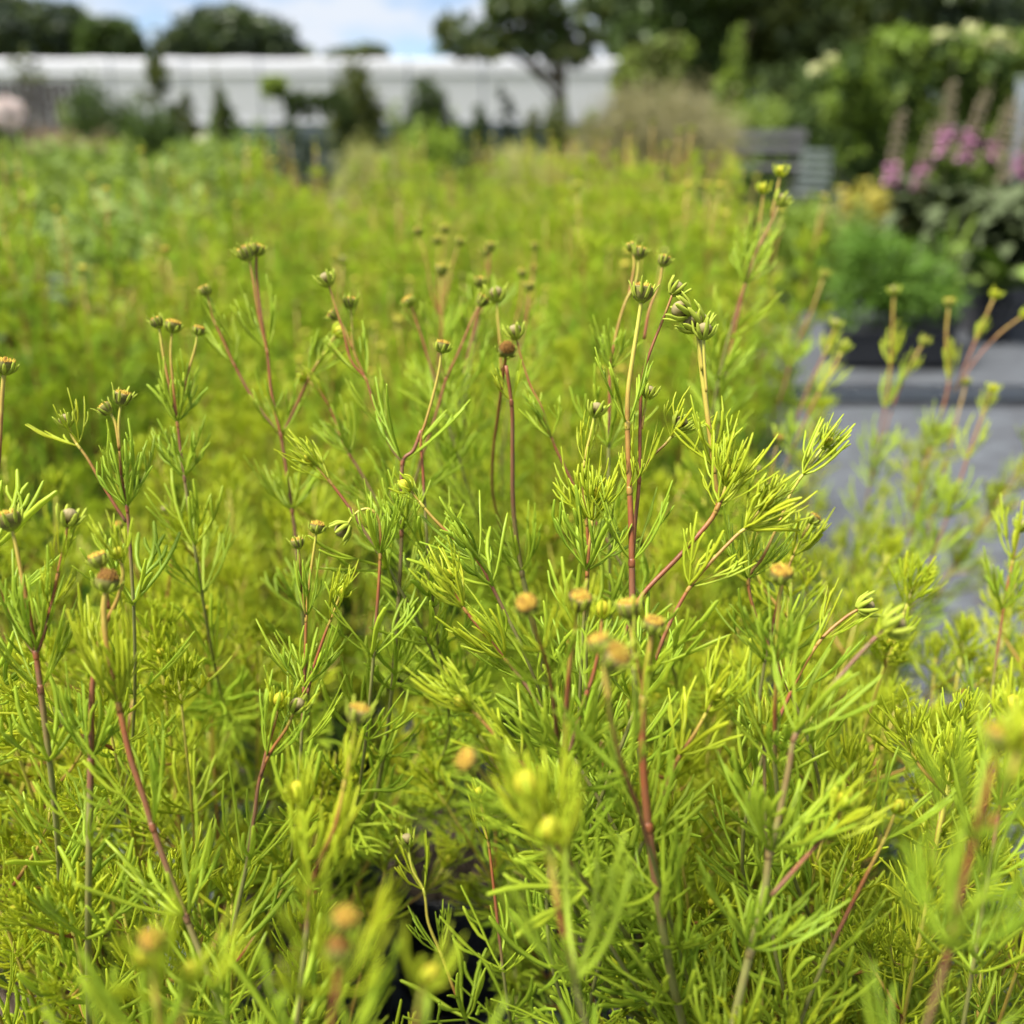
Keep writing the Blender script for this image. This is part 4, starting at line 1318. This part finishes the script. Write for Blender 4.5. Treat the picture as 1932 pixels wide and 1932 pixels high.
def grass_clump(label, px, top, hw, Y, mat, n=350, name='ornamental_grass', plume=None, group=None, w=0.004, fl=0.5):
    c = atY(px, top, Y)
    h = c[2]
    v = (top - CPX) / FPX
    W = hw * Y / (CP - v * SP) / FPX
    root = thing(name, label, 'ornamental grass', (c[0], Y, 0), 0, group)
    mb = MB()
    pm = MB()
    for k in range(n):
        az, u = br.uniform(0, 6.28), math.sqrt(br.random())
        d = np.array((math.cos(az), math.sin(az), 0))
        hh = h * br.uniform(0.5, 1.06) * (1 - 0.25 * u * u)
        P = curve(d * W * 0.25 * u, d, W * u * br.uniform(.6, 1.0), hh, br, 6, 0, 0.02)
        mb.tube(P, w * (1 - 0.7 * np.linspace(0, 1, 6)), 3, cap=False)
        if plume is not None and k % 2 == 0:
            leaf_cloud(pm, [(samp(P, 0.86)[0], (0.05, 0.05, h * 0.15))], 16, 0.022, br, 0, 0.1, 0.5, 0.3)
    mb.obj('blades', mat, root)
    if plume is not None:
        pm.obj('plumes', plume, root, smooth=False)
    return root


# far trees behind the tunnel
tree('dark blue-green tree mass rising behind the end of the white tunnel', 80, [(40, 62, 90, 50), (110, 62, 62, 46), (-20, 40, 80, 60), (148, 72, 40, 34)], [G_DARK, G_BLUE], 9000, .42, 60, .35)
tree('smaller rounded green tree beside the dark tree mass, behind the tunnel', 78, [(205, 78, 52, 36), (240, 92, 36, 22)], [G_DARK, G_MID], 3200, .40, 210, .25)
tree('dome-shaped dark tree alone against the sky behind the tunnel', 80, [(430, 68, 82, 44), (478, 80, 72, 36), (375, 82, 55, 30), (545, 100, 42, 14), (330, 98, 30, 14)], [G_DARK, G_BLUE], 9000, .42, 430, .3)
tree('small flat-topped brown tree peeping over the tunnel ridge', 70, [(655, 106, 36, 10), (690, 102, 34, 14)], [G_OLIVE, G_DARK], 1500, .3, 676, .16, name='flat_topped_tree')
# the open tree before the tunnel
tree('open spreading tree with sky showing through, its bare trunk before the white tunnel', 22,
     [(1060, 84, 66, 34), (945, 84, 70, 26), (870, 60, 46, 34), (985, 40, 72, 30), (880, 96, 58, 12), (1000, 6, 80, 26), (1110, 20, 46, 40)],
     [G_DARK, G_OLIVE, G_MID], 3300, .125, 1050, .11, name='open_crowned_tree', shell=0.45, clump=0.14, weights=[.6, .25, .15])
# the tall trees on the other side
TG = 'tall dark trees behind the garden'
tree('tall dark tree closing the sky beside the open spreading tree', 34, [(1250, 60, 95, 70), (1210, 0, 85, 60), (1300, -40, 120, 60), (1290, 110, 70, 60), (1180, 90, 46, 34)], [G_DARK, G_MID], 9000, .22, 1260, .3, group=TG)
tree('broad olive-tinted tree in the middle of the tall tree belt', 36, [(1440, 40, 120, 70), (1400, -40, 130, 60), (1500, 110, 100, 60), (1360, 120, 80, 60)], [G_DARK, G_OLIVE], 10000, .24, 1440, .35, group=TG, weights=[.65, .35])
tree('dark tree behind the cream-blossomed shrub', 38, [(1620, 50, 120, 80), (1660, -40, 130, 60), (1570, 130, 90, 60), (1700, 110, 90, 60)], [G_DARK, G_OLIVE], 10000, .25, 1630, .35, group=TG, weights=[.75, .25])
tree('blackish tree above the climber-covered screen', 33, [(1830, 40, 120, 70), (1900, 0, 120, 80), (1780, -30, 120, 50), (1880, 130, 110, 70), (2000, 70, 120, 90)], [G_DARK, G_BLUE], 11000, .24, 1850, .35, group=TG)

c0 = atY(1140, 200, 46)[0]
root = thing('hedgerow', 'dark hedgerow under the tall trees beyond the tunnel end', 'hedge', (c0, 46, 0))
mb = MB()
leaf_cloud(mb, [((x, br.uniform(-.4, .4), 1.2), (2.0, 1.2, 1.9 + br.uniform(-.3, .4))) for x in np.arange(0, 30, 1.7)], 9000, .22, br, 0, .3, .2)
mb.obj('foliage', G_DARK, root, smooth=False)
mb = MB()
for x in np.arange(0, 30, 1.1):
    mb.tube([(x, 0, 0), (x + br.uniform(-.3, .3), br.uniform(-.3, .3), 1.5), (x + br.uniform(-.5, .5), 0, 2.4)], [.07, .05, .02], 5)
mb.obj('branches', WOOD, root)

# ------------------------------------------------------------------ the white tunnel
TX0, TX1, TY = -19.5, 3.35, 30.0
root = thing('polytunnel', 'long low white polytunnel with dark netted sides at the back', 'polytunnel', (TX0, TY, 0))
prof = [(0.0, 0.86), (0.0, 1.6), (0.0, 2.1), (0.003, 2.35), (0.012, 2.49), (0.05, 2.525), (1.2, 2.54), (3.5, 2.56)]
prof = prof + [(7 - y, z) for y, z in prof[-2::-1]]
mb = MB()
NXT = 58
xs = np.linspace(0, TX1 - TX0, NXT)
pf = np.array(prof)
V = np.zeros((NXT, len(pf), 3))
for i, x in enumerate(xs):
    sag = 0.035 * abs(math.sin(x / 2.0 * math.pi)) ** 0.7 * (pf[:, 1] - 0.86) / 1.73
    V[i, :, 0] = x
    V[i, :, 1] = pf[:, 0] + 0
    V[i, :, 2] = pf[:, 1] - sag
mP = len(pf)
ii = (np.arange(NXT - 1)[:, None] * mP + np.arange(mP - 1)[None]).ravel()
mb.add(V.reshape(-1, 3), np.stack((ii, ii + 1, ii + mP + 1, ii + mP), -1))
for x in (0.0, TX1 - TX0):
    e = np.concatenate((np.stack((np.full(mP, x), pf[:, 0], pf[:, 1]), -1), [(x, 3.5, 0.86)]))
    mb.add(e, None, [(k, k + 1, mP) for k in range(mP - 1)])
mb.obj('cover', FILM, root)
hoop = MB()
hoop.tube([(0, y - 0.03 * (1 if y < 3.5 else -1), z + 0.03) for y, z in prof], 0.03, 6)
hm = hoop.mesh('hoop', METAL)
for k in range(12):
    h = link('hoop', hm, root)
    h.location = (0.02 + k * (TX1 - TX0 - 0.04) / 11, 0.045, -0.06)
mb = MB()
mb.box(((TX1 - TX0) / 2, 0.02, 0.43), (TX1 - TX0, 0.03, 0.82))
mb.box(((TX1 - TX0) / 2, 6.98, 0.43), (TX1 - TX0, 0.03, 0.82))
mb.box((TX1 - TX0 - .02, 3.5, 0.43), (0.03, 6.9, 0.82))
mb.obj('side_netting', NETTING, root)
mb = MB()
mb.tube([(0, -0.03, 0.86), (TX1 - TX0, -0.03, 0.86)], 0.035, 8)
mb.tube([(0, -0.02, 2.12), (TX1 - TX0, -0.02, 2.12)], 0.025, 8)
mb.obj('rail', FILM, root)

# ------------------------------------------------------------------ shrubs in front of the tunnel
SB = shrub
SB('thin wispy young tree at the far end of the tunnel', 40, 92, 34, 20, G_OLIVE, 420, .07, 'young_tree', 'tree', 'wisp')
SB('bright green pointed shrub beside the dark timber fence', 165, 158, 34, 17, G_MID, 1100, .06)
SB('dark spreading shrub sloping down below the white tunnel', 215, 196, 48, 16, G_HEDGE, 1500, .06)
SB('tall slender tree with a loose crown crossing the tunnel', 283, 66, 26, 16, G_OLIVE, 520, .075, 'young_tree', 'tree', 'wisp')
SB('low dark shrub at the foot of the tall slender tree', 275, 205, 44, 14, G_MID, 1000, .05)
SB('small round-headed grey-green shrub before the tunnel', 352, 178, 20, 17, G_OLIVE, 500, .06, shape='column')
SB('pyramid-shaped dark green shrub before the tunnel', 415, 172, 48, 16, G_MID, 1500, .06, shape='cone')
SB('thin spire rising out of the pyramid-shaped shrub', 403, 112, 7, 15.6, G_OLIVE, 160, .05, 'young_tree', 'tree', 'cone')
SB('lollipop-headed sapling with a bare stem', 517, 140, 18, 15, G_PALE, 420, .05, 'standard_tree', 'tree', 'ball')
SB('bushy olive column shrub in the middle of the tunnel', 668, 122, 46, 18, G_OLIVE, 1700, .07, shape='column')
SB('rounded dark green bush standing clear against the tunnel', 805, 150, 46, 16, G_HEDGE, 2600, .05, shape='column')
SB('narrow dark green column shrub beside the rounded bush', 905, 198, 18, 14, G_HEDGE, 700, .045, shape='column')
SB('irregular slim shrub with a feathery top', 952, 160, 20, 15, G_BLUE, 420, .05, shape='wisp')
SB('yellow-green climber round the foot of the bare trunk', 1052, 178, 26, 14, G_OLIVE, 700, .05, shape='column')
SB('faint grey-green small shrub next to the bare trunk', 1110, 205, 18, 15, G_GREY, 260, .05, shape='wisp')
SB('slim pale green shrub between the timber fence and the tall slender tree', 120, 176, 20, 17.5, G_PALE, 420, .05, shape='column')
SB('slim mid-green shrub just past the tall slender tree', 322, 200, 15, 16.5, G_MID, 420, .05, shape='column')
SB('feathery slim shrub between the olive column and the rounded bush', 742, 196, 16, 15.5, G_PALE, 320, .05, shape='wisp')
SB('slim olive shrub between the narrow column and the bare trunk', 1004, 196, 15, 15.5, G_OLIVE, 320, .05, shape='column')
# clipped hedge arch
c = atY(600, 175, 15)
root = thing('hedge_arch', 'dark clipped hedge arch in front of the tunnel', 'hedge', (c[0], 15, 0))
for nm, bl in (('pillar', [((-0.36, 0, k), (.13, .2, .16)) for k in (.15, .4, .65, .9, 1.12)]), ('pillar', [((0.36, 0, k), (.13, .2, .16)) for k in (.15, .4, .65, .9, 1.12)]),
               ('lintel', [((x, 0, 1.12), (.2, .2, .18)) for x in (-.3, -.1, .1, .3)])):
    mb = MB()
    leaf_cloud(mb, bl, 700, .05, br, 0, .4, .18)
    mb.obj(nm, G_HEDGE, root, smooth=False)
# timber fence at the left
c0, c1 = atY(-30, 165, 19), atY(150, 165, 19)
root = thing('timber_fence', 'dark upright-boarded timber fence at the far side', 'fence', (c0[0], 19, 0))
bd = MB(); bd.box((0, 0, 0.78), (0.125, 0.022, 1.52), bev=0.004)
bdm = bd.mesh('board', DARKWOOD, False)
k = 0
while k * 0.15 < c1[0] - c0[0]:
    b = link('board', bdm, root)
    b.location = (k * 0.15, br.uniform(-.008, .008), br.uniform(-.03, .03))
    k += 1
mb = MB(); mb.box(((c1[0] - c0[0]) / 2, 0.035, 1.2), (c1[0] - c0[0], 0.04, 0.08)); mb.box(((c1[0] - c0[0]) / 2, 0.035, 0.4), (c1[0] - c0[0], 0.04, 0.08))
mb.obj('rail', DARKWOOD, root)
# pale pink globe of bloom at the very edge
c = atY(17, 214, 10)
root = thing('hydrangea', 'pale pink globe of bloom on a stem at the far left edge', 'flowering plant', (c[0], 10, 0))
mb = MB(); mb.tube([(0, 0, 0), (0.02, 0, c[2] * .5), (0, 0, c[2])], [.012, .01, .008], 6); mb.obj('stem', WOOD, root)
mb = MB(); leaf_cloud(mb, [((0, 0, c[2]), (.135, .135, .125))], 900, .028, br, 0, .8, .05, .8); mb.obj('flower_head', PALEPINK, root, smooth=False)
mb = MB(); leaf_cloud(mb, [((0, 0, c[2] - .25), (.16, .16, .16))], 120, .05, br, 0, .3, .2); mb.obj('foliage', G_OLIVE, root, smooth=False)
# grasses and mounds between bed and shrubs
grass_clump('pinkish brown feathery grass mound beyond the bed', 95, 240, 70, 9.5, PINKG, 420, plume=PINKG)
grass_clump('second pinkish grass tuft, lower and nearer the tunnel', 190, 258, 50, 9, PINKG, 300, plume=PINKG)
grass_clump('blond pale-yellow grass tuft in the centre beyond the bed', 985, 268, 80, 7.5, BLOND, 520, plume=BLOND)
grass_clump('pale grey-green grass tuft before the hedge arch', 690, 266, 66, 8, G_GREY, 420, plume=BLOND)
grass_clump('tall hazy brown feather grass before the conical conifer', 1245, 152, 165, 8, PLUME, 2000, plume=PLUME, w=.004)
SB('fresh green mound below the rounded dark bush', 800, 240, 64, 9, G_LIME, 1300, .04)
SB('grey-green mound below the pyramid-shaped shrub', 450, 250, 70, 8, G_GREY, 1400, .04)
SB('dark low mound behind the grey-green mound', 560, 262, 60, 11, G_BLUE, 900, .05)
SB('dark shrub with reddish stems below the slim shrubs', 880, 250, 46, 11, G_HEDGE, 900, .045)
SB('soft green mound beyond the bed in front of the bench', 1400, 330, 70, 6.2, G_MID, 1300, .035)
SB('lime-green mound at the bed end', 1515, 385, 62, 5.0, G_LIME, 1500, .03)
SB('low yellow-flowered cushion beside the foxgloves', 1640, 350, 50, 6.0, YELLOWP, 900, .025, 'cushion_plant', 'flowering plant')
SB('pale grey-green low cushion below the yellow one', 1610, 395, 46, 5.3, G_GREY, 800, .025, 'cushion_plant', 'flowering plant')
c = atY(380, 270, 9)
root = thing('white_flower', 'single white bloom standing beyond the bed', 'flowering plant', (c[0], 9, 0))
mb = MB(); mb.tube([(0, 0, 0), (0.01, 0, c[2] * .6), (0, 0, c[2])], [.008, .007, .005], 6); mb.obj('stem', G_MID, root)
mb = MB(); leaf_cloud(mb, [((0, 0, c[2]), (.065, .065, .075))], 160, .035, br, 0, .5, .1, .6); mb.obj('flower_head', WHITEP, root, smooth=False)

# ------------------------------------------------------------------ garden side on the right
tree('pale olive-green bushy tree at the tunnel end', 19, [(1225, 140, 58, 50), (1268, 105, 40, 32), (1190, 150, 30, 40), (1225, 210, 56, 44)], [G_PALE, G_OLIVE], 4200, .09, 1225, .07, name='bushy_tree', weights=[.55, .45])
SB('bright green conical conifer against the dark trees', 1392, 72, 62, 15, G_PALE, 2600, .06, 'conifer', 'tree', 'cone')
SB('arching pale green shrub at the foot of the conifer', 1430, 190, 70, 12, G_PALE, 1700, .05)
# clipped hedge block
c0, c1 = atY(1472, 150, 13.5), atY(1640, 150, 13.5)
root = thing('hedge', 'dark clipped hedge block behind the garden chair', 'hedge', ((c0[0] + c1[0]) / 2, 14, 0))
mb = MB()
hw = (c1[0] - c0[0]) / 2
leaf_cloud(mb, [((x, 0, z), (.22, .3, .22)) for x in np.linspace(-hw, hw, 7) for z in np.linspace(.15, 1.35, 7)], 7500, .05, br, 0, .4, .2)
mb.obj('foliage', G_HEDGE, root, smooth=False)
mb = MB(); mb.box((0, 0.05, .7), (hw * 1.9, .2, 1.3)); mb.obj('branches', WOOD, root, smooth=False)
root = SB('shrub with flat cream blossom plates over the hedge', 1565, 122, 62, 11.5, G_MID, 1300, .05)
mb = MB()
for (ax, az) in ((-.12, 0.0), (.02, .07), (.14, .02), (-.22, -.05), (.24, .06)):
    leaf_cloud(mb, [((ax, -.2, atY(1565, 122, 11.5)[2] - .02 + az), (.085, .085, .02))], 60, .03, br, 0, .2, .3, .7)
mb.obj('blossom', CREAM, root, smooth=False)
# climber-clad screen: posts, rails and a mass of creeper
c0, c1 = atY(1600, 200, 8.5), atY(2010, 200, 8.5)
W = c1[0] - c0[0]
root = thing('climber_screen', 'wooden screen buried in green climbers with cream flowers on top', 'climber screen', (c0[0], 8.6, 0))
pm = MB(); pm.box((0, 0, .72), (.07, .07, 1.44), bev=.006); pmm = pm.mesh('post', DARKWOOD, False)
for k in range(4):
    link('post', pmm, root).location = (0.1 + k * (W - .2) / 3, 0, 0)
for z in (.5, 1.0, 1.38):
    mb = MB(); mb.box((W / 2, .06, z), (W, .035, .06), bev=.004); mb.obj('rail', DARKWOOD, root, smooth=False)
mb = MB()
bl = []
for k in range(48):
    x = br.uniform(0, W); z = br.uniform(.25, 1.48)
    bl.append(((x, br.uniform(-.22, .0), z), (br.uniform(.14, .28), .2, br.uniform(.12, .26))))
for (q, nn) in ((0, 5200), (1, 8200), (2, 4200)):
    leaf_cloud(mb, bl[q::3], nn, .045, br, q, .3, .2)
mb.obj('creeper', [G_MID, G_PALE, G_LIME], root, smooth=False)
mb = MB()
for k in range(9):
    leaf_cloud(mb, [((W * (.35 + .04 * k) + br.uniform(-.05, .05), -.22, 1.42 + br.uniform(-.06, .14)), (.06, .06, .04))], 36, .03, br, 0, .3, .3, .7)
mb.obj('blossom', CREAM, root, smooth=False)

# bench
c = atY(1415, 292, 10.5)
root = thing('garden_bench', 'grey weathered timber bench beyond the feather grass', 'bench', (c[0], 10.5, 0))
pl = MB(); pl.box((0, 0, 0), (1.25, .085, .03), bev=.005); plm = pl.mesh('seat_slat', GREYWOOD, False)
for k in range(4):
    link('seat_slat', plm, root).location = (0, -.16 + k * .105, .45)
for k in range(2):
    o = link('back_slat', plm, root); o.location = (0, .24 + .02 * k, .62 + .13 * k); o.rotation_euler = (R(78), 0, 0)
lg = MB(); lg.box((0, 0, .215), (.06, .06, .43), bev=.005); lgm = lg.mesh('leg', GREYWOOD, False)
bk = MB(); bk.box((0, 0, .41), (.06, .05, .82), bev=.005); bkm = bk.mesh('leg', GREYWOOD, False)
for x in (-.54, .54):
    link('leg', lgm, root).location = (x, -.15, 0)
    o = link('leg', bkm, root); o.location = (x, .285, 0)
mb = MB(); mb.box((0, .05, .40), (1.08, .05, .06), bev=.004); mb.obj('rail', GREYWOOD, root, smooth=False)
# garden chair with a slanted back
c = atY(1530, 310, 8.6)
root = thing('garden_chair', 'slatted grey-green garden chair with a slanting back before the hedge', 'chair', (c[0], 8.6, 0), R(-28))
root.scale = (.62, .7, .74)
ss = MB(); ss.box((0, 0, 0), (.42, .06, .018), bev=.003); ssm = ss.mesh('seat_slat', GREENMETAL, False)
for k in range(5):
    link('seat_slat', ssm, root).location = (0, -.16 + k * .08, .44)
for k in range(5):
    o = link('back_slat', ssm, root); o.location = (0, .22 + .035 * k, .52 + .085 * k); o.rotation_euler = (R(70), 0, 0)
for x in (-.2, .2):
    mb = MB(); mb.tube([(x, -.2, 0), (x, -.19, .43), (x, .02, .425)], .014, 7); mb.obj('leg', GREENMETAL, root)
    mb = MB(); mb.tube([(x, .26, 0), (x, .18, .44), (x, .40, .94)], .014, 7); mb.obj('leg', GREENMETAL, root)
# grey post at the edge
c = atY(1916, 320, 5.6); ct = atY(1931, 150, 5.6)
root = thing('post', 'plain blue-grey metal post behind the foxgloves', 'post', (c[0], 5.6, 0))
mb = MB()
lean = (ct[0] - c[0]) / (ct[2] - c[2])
z1 = ct[2]
mb.tube([(-lean * c[2], 0, 0), (0, 0, c[2]), (lean * (z1 - c[2]), 0, z1)], .030, 14)
mb.obj('shaft', METAL, root)
mb = MB(); mb.tube([(lean * (z1 - c[2]), 0, z1 - .004), (lean * (z1 - c[2]) + .001, 0, z1 + .012)], .033, 14); mb.obj('cap', METAL, root)
mb = MB(); mb.box((-lean * c[2], 0, 0.012), (.14, .14, .010)); mb.obj('foot_plate', METAL, root, smooth=False)


# foxgloves in pots
def broad_leaf(L, w, droop, mat, name='leaf', rings=7, wave=0.0):
    mb = MB()
    s = np.linspace(0, 1, rings)
    x = L * s * (1 - 0.18 * droop * s)
    z = L * (0.55 * s - droop * s * s)
    wd = w * np.sin(np.minimum(math.pi, 0.12 + s * 2.95)) ** 0.8
    V = []
    for i in range(rings):
        for q, fz in ((-1, .16), (-.5, .03), (0, 0), (.5, .03), (1, .16)):
            V.append((x[i], q * wd[i] / 2, z[i] + fz * wd[i] + wave * math.sin(i * 2 + q)))
    Q = [(i * 5 + k, i * 5 + k + 1, i * 5 + k + 6, i * 5 + k + 5) for i in range(rings - 1) for k in range(4)]
    V = np.array(V)
    mb.add(V, Q)
    mb.add(V - (0, 0, 0.0015), [q[::-1] for q in Q])
    return mb.mesh(name, mat)


FL = [broad_leaf(.22, .085, .5, G_FOX), broad_leaf(.18, .07, .8, G_FOX), broad_leaf(.15, .055, .3, G_FOX)]
bell = MB()
bell.lathe([(.002, 0), (.006, .004), (.008, .018), (.0115, .034), (.0145, .040)], 10)
BELL = [bell.mesh('bell', PINK), bell.mesh('bell', FADED)]
pod = MB(); pod.lathe([(.001, 0), (.006, .004), (.006, .010), (.001, .018)], 7)
POD = pod.mesh('seed_pod', G_OLIVE)
BIG = MB(); BIG.add(potmb.arrays()[0] * 1.35, potmb.arrays()[1], potmb.arrays()[2])
BIGPOT = BIG.mesh('pot', plain('grey_pot', (0.075, 0.075, 0.085), (0.12, 0.115, 0.12), .55, nscale=25))


def foxglove(label, X, Y, spikes, r, nleaf=70, rad=.2):
    root = thing('foxglove', label, 'potted plant', (X, Y, 0), 0, 'foxgloves in pots beside the path')
    link('pot', BIGPOT, root)
    o = link('soil', SOIL, root); o.scale = (1.35, 1.35, 1.35)
    for k in range(nleaf):
        a = k * 2.39996
        z = .2 + .36 * (k / nleaf) ** 0.8
        e = Matrix.Translation((.02 * math.cos(a), .02 * math.sin(a), z)) @ Matrix.Rotation(a, 4, 'Z') @ Matrix.Rotation(r.uniform(-.5, .25), 4, 'Y') @ Matrix.Scale(r.uniform(.85, 1.4) * (1.15 - .4 * k / nleaf), 4)
        link('leaf', FL[k % 3], root, e)
    for (dx, bot, top, flo) in spikes:
        dx *= 1.7
        P = np.array([(dx * .3, 0, .2), (dx * .85, r.uniform(-.05, .05), bot), (dx * 1.1 + r.uniform(.02, .07), 0, top + .16)])
        P = smooth(P, 6)
        mb = MB(); mb.tube(P, np.linspace(.007, .003, len(P)), 6)
        st = mb.obj('flower_spike', G_OLIVE, root)
        n = 46
        for k in range(n):
            f = k / n
            z = bot + (top + .15 - bot) * f
            p = P[np.argmin(abs(P[:, 2] - z))] * (1, 1, 0) + (0, 0, z)
            a = k * 2.4
            w = 1 - .45 * f
            M = Matrix.Translation(p) @ Matrix.Rotation(a, 4, 'Z') @ Matrix.Rotation(R(112 - 40 * f), 4, 'Y') @ Matrix.Scale(w * (1.05 if f < flo else 0.85), 4)
            if f < flo:
                link('bell', BELL[0 if r.random() < .8 else 1], st, M)
            elif f < .75:
                link('bell', BELL[1], st, M)
            else:
                link('seed_pod', POD, st, M)
    return root


fr = np.random.default_rng(9)
Yf = 4.75


def XF(px, py=500, Y=Yf):
    return atY(px, py, Y)[0]


def ZF(py, Y=Yf):
    return atY(1700, py, Y)[2]


foxglove('foxglove with two short pinkish spikes beside the yellow cushion', XF(1705, 560, 4.95), 4.95, [(-.10, ZF(350), ZF(232), .22), (.0, ZF(362), ZF(255), .3)], fr)
foxglove('foxglove with the brightest pink bells, in the middle of the group', XF(1785), 4.75, [(-.07, ZF(292), ZF(178), .3), (.02, ZF(302), ZF(190), .34), (.09, ZF(300), ZF(215), .2)], fr, 80)
foxglove('foxglove with a faded brownish-pink spike near the metal post', XF(1852), 4.6, [(-.02, ZF(385, 4.6), ZF(215, 4.6), .16), (.08, ZF(300, 4.6), ZF(165, 4.6), .34)], fr, 80)
foxglove('foxglove at the very edge beside the metal post', XF(1935), 4.85, [(-.04, ZF(335), ZF(190), .2), (.06, ZF(350), ZF(235), .3)], fr, 70)
foxglove('leafy foxglove without open bells in front of the others', XF(1870, 560, 4.35), 4.35, [], fr, 80)
# big pale leaf plant before the foxgloves
X = XF(1890, 560, 4.1)
root = thing('hosta', 'plant with broad pale green leaves in front of the foxglove pots', 'potted plant', (X, 4.15, 0))
link('pot', POT, root); link('soil', SOIL, root)
HL = broad_leaf(.24, .13, .45, G_GREY)
for k in range(9):
    a = k * 2.39996 + 2.9
    link('leaf', HL, root, Matrix.Translation((0, 0, .19 + .015 * k)) @ Matrix.Rotation(a, 4, 'Z') @ Matrix.Rotation(br.uniform(-.25, .2), 4, 'Y') @ Matrix.Scale(br.uniform(.8, 1.15), 4))
# leafy plants in the tray on the far side of the kerb
X = XF(1672, 690, 3.75)
root = thing('planter', 'black planter tray holding a bushy fern-green plant behind the kerb', 'planter', (X, 3.78, 0.008))
mb = MB()
for (c, s) in (((0, 0, .012), (.40, .25, .02)), ((0, -.118, .075), (.40, .014, .15)), ((0, .118, .075), (.40, .014, .15)), ((-.193, 0, .075), (.014, .222, .15)), ((.193, 0, .075), (.014, .222, .15))):
    mb.box(c, s, bev=.003)
mb.obj('tray', POTM, root, smooth=False)
mb = MB(); mb.box((0, 0, .14), (.415, .265, .012), bev=.004); mb.obj('rim', POTM, root, smooth=False)
fl = [broad_leaf(.17, .018, .35, G_FERN), broad_leaf(.15, .018, .6, G_FERN), broad_leaf(.20, .022, .1, G_LIME)]
for k in range(36):
    a = k * 2.39996
    q = .2 * math.sqrt((k + .5) / 36)
    link('leaf', fl[k % 3], root, Matrix.Translation((q * math.cos(a) * .8 - .03, q * math.sin(a) * .5, .15 + .19 * br.random() * (1 - q * 2.5))) @ Matrix.Rotation(a, 4, 'Z')
         @ Matrix.Rotation(br.uniform(-.9, .1), 4, 'Y') @ Matrix.Scale(br.uniform(.7, 1.2), 4))
mb = MB()
leaf_cloud(mb, [((-.06, 0, .30), (.23, .16, .16)), ((.08, 0, .27), (.16, .14, .12)), ((-.12, 0, .42), (.12, .12, .08))], 2600, .022, br, 0, .2, .2, .3)
mb.obj('foliage', G_FERN, root, smooth=False)
# second, taller leafy plant between tray and foxgloves
X = XF(1765, 640, 4.0)
root = thing('potted_plant', 'lime-green narrow-leaved plant between the planter tray and the foxgloves', 'potted plant', (X, 4.0, 0))
link('pot', POT, root); link('soil', SOIL, root)
for k in range(9):
    a = k * 2.39996
    link('leaf', fl[2 if k % 3 else 0], root, Matrix.Translation((.03 * math.cos(a), .03 * math.sin(a), 0.18 + .2 * k / 9)) @ Matrix.Rotation(a, 4, 'Z')
         @ Matrix.Rotation(br.uniform(-1.1, -.2), 4, 'Y') @ Matrix.Scale(br.uniform(.8, 1.2), 4))

# ------------------------------------------------------------------ grey-green and dark plants left of the bed
gg = []
for i in range(3):
    mb = MB()
    r = np.random.default_rng(400 + i)
    bl = [((r.uniform(-.1, .1), r.uniform(-.1, .1), z), (.16, .16, .12)) for z in (.3, .42, .5, .58)]
    leaf_cloud(mb, bl, 1500, .026, r, 0, .25, .22, .4)
    for k in range(26):
        P = curve(np.array((0, 0, .16)), np.array((math.cos(k * 2.4), math.sin(k * 2.4), 0)), .15 * r.random(), .48, r, 6)
        mb.tube(P, np.linspace(.003, .0015, 6), 4, 1, 0.1, cap=False)
    mb.inst(potmb.arrays(), [np.eye(4)], 2)
    gg.append(mb.mesh('grey_green_plant', [[G_GREY, G_PALE, G_GREY][i], STEM, POTM]))
GL = 'soft grey-green bushy plant, blurred, in the block beside the yellow-green bed'
for j in range(14):
    Y = 1.75 + j * .26
    x = -.78 - 0.12 * (Y - 2) - .14 - (0.12 if j % 2 else 0)
    while x > -.60 * Y - .25:
        o = link('grey_green_plant', gg[int(br.integers(3))])
        o.location = (x + br.uniform(-.04, .04), Y + br.uniform(-.04, .04), 0)
        o.rotation_euler = (0, 0, br.uniform(0, 6.28))
        s = br.uniform(.92, 1.12); o.scale = (1.1, 1.1, s)
        tag(o, GL, 'potted plant', 'grey-green plants beside the bed')
        x -= br.uniform(.24, .3)
for (px, py, Y, lab) in ((18, 470, 1.62, 'plant with dark glossy rounded leaves at the left edge of the bed'), (-45, 500, 1.5, 'second dark-leaved plant, cut by the edge of the view')):
    c = atY(px, py, Y)
    root = thing('dark_leaved_plant', lab, 'potted plant', (c[0], Y, 0))
    link('pot', POT, root); link('soil', SOIL, root)
    dl = broad_leaf(.085, .06, .4, G_DARK)
    for k in range(60):
        a = k * 2.39996
        q = .11 * math.sqrt((k + .5) / 60)
        link('leaf', dl, root, Matrix.Translation((q * math.cos(a), q * math.sin(a), .32 + .30 * (1 - (q / .13) ** 2))) @ Matrix.Rotation(a, 4, 'Z') @ Matrix.Rotation(br.uniform(-.4, .4), 4, 'Y'))
    mb = MB()
    for k in range(12):
        mb.tube(curve(np.array((0, 0, .16)), np.array((math.cos(k * 2.4), math.sin(k * 2.4), 0)), .1, .42, br, 6), np.linspace(.004, .002, 6), 5)
    mb.obj('stem', WOOD, root)
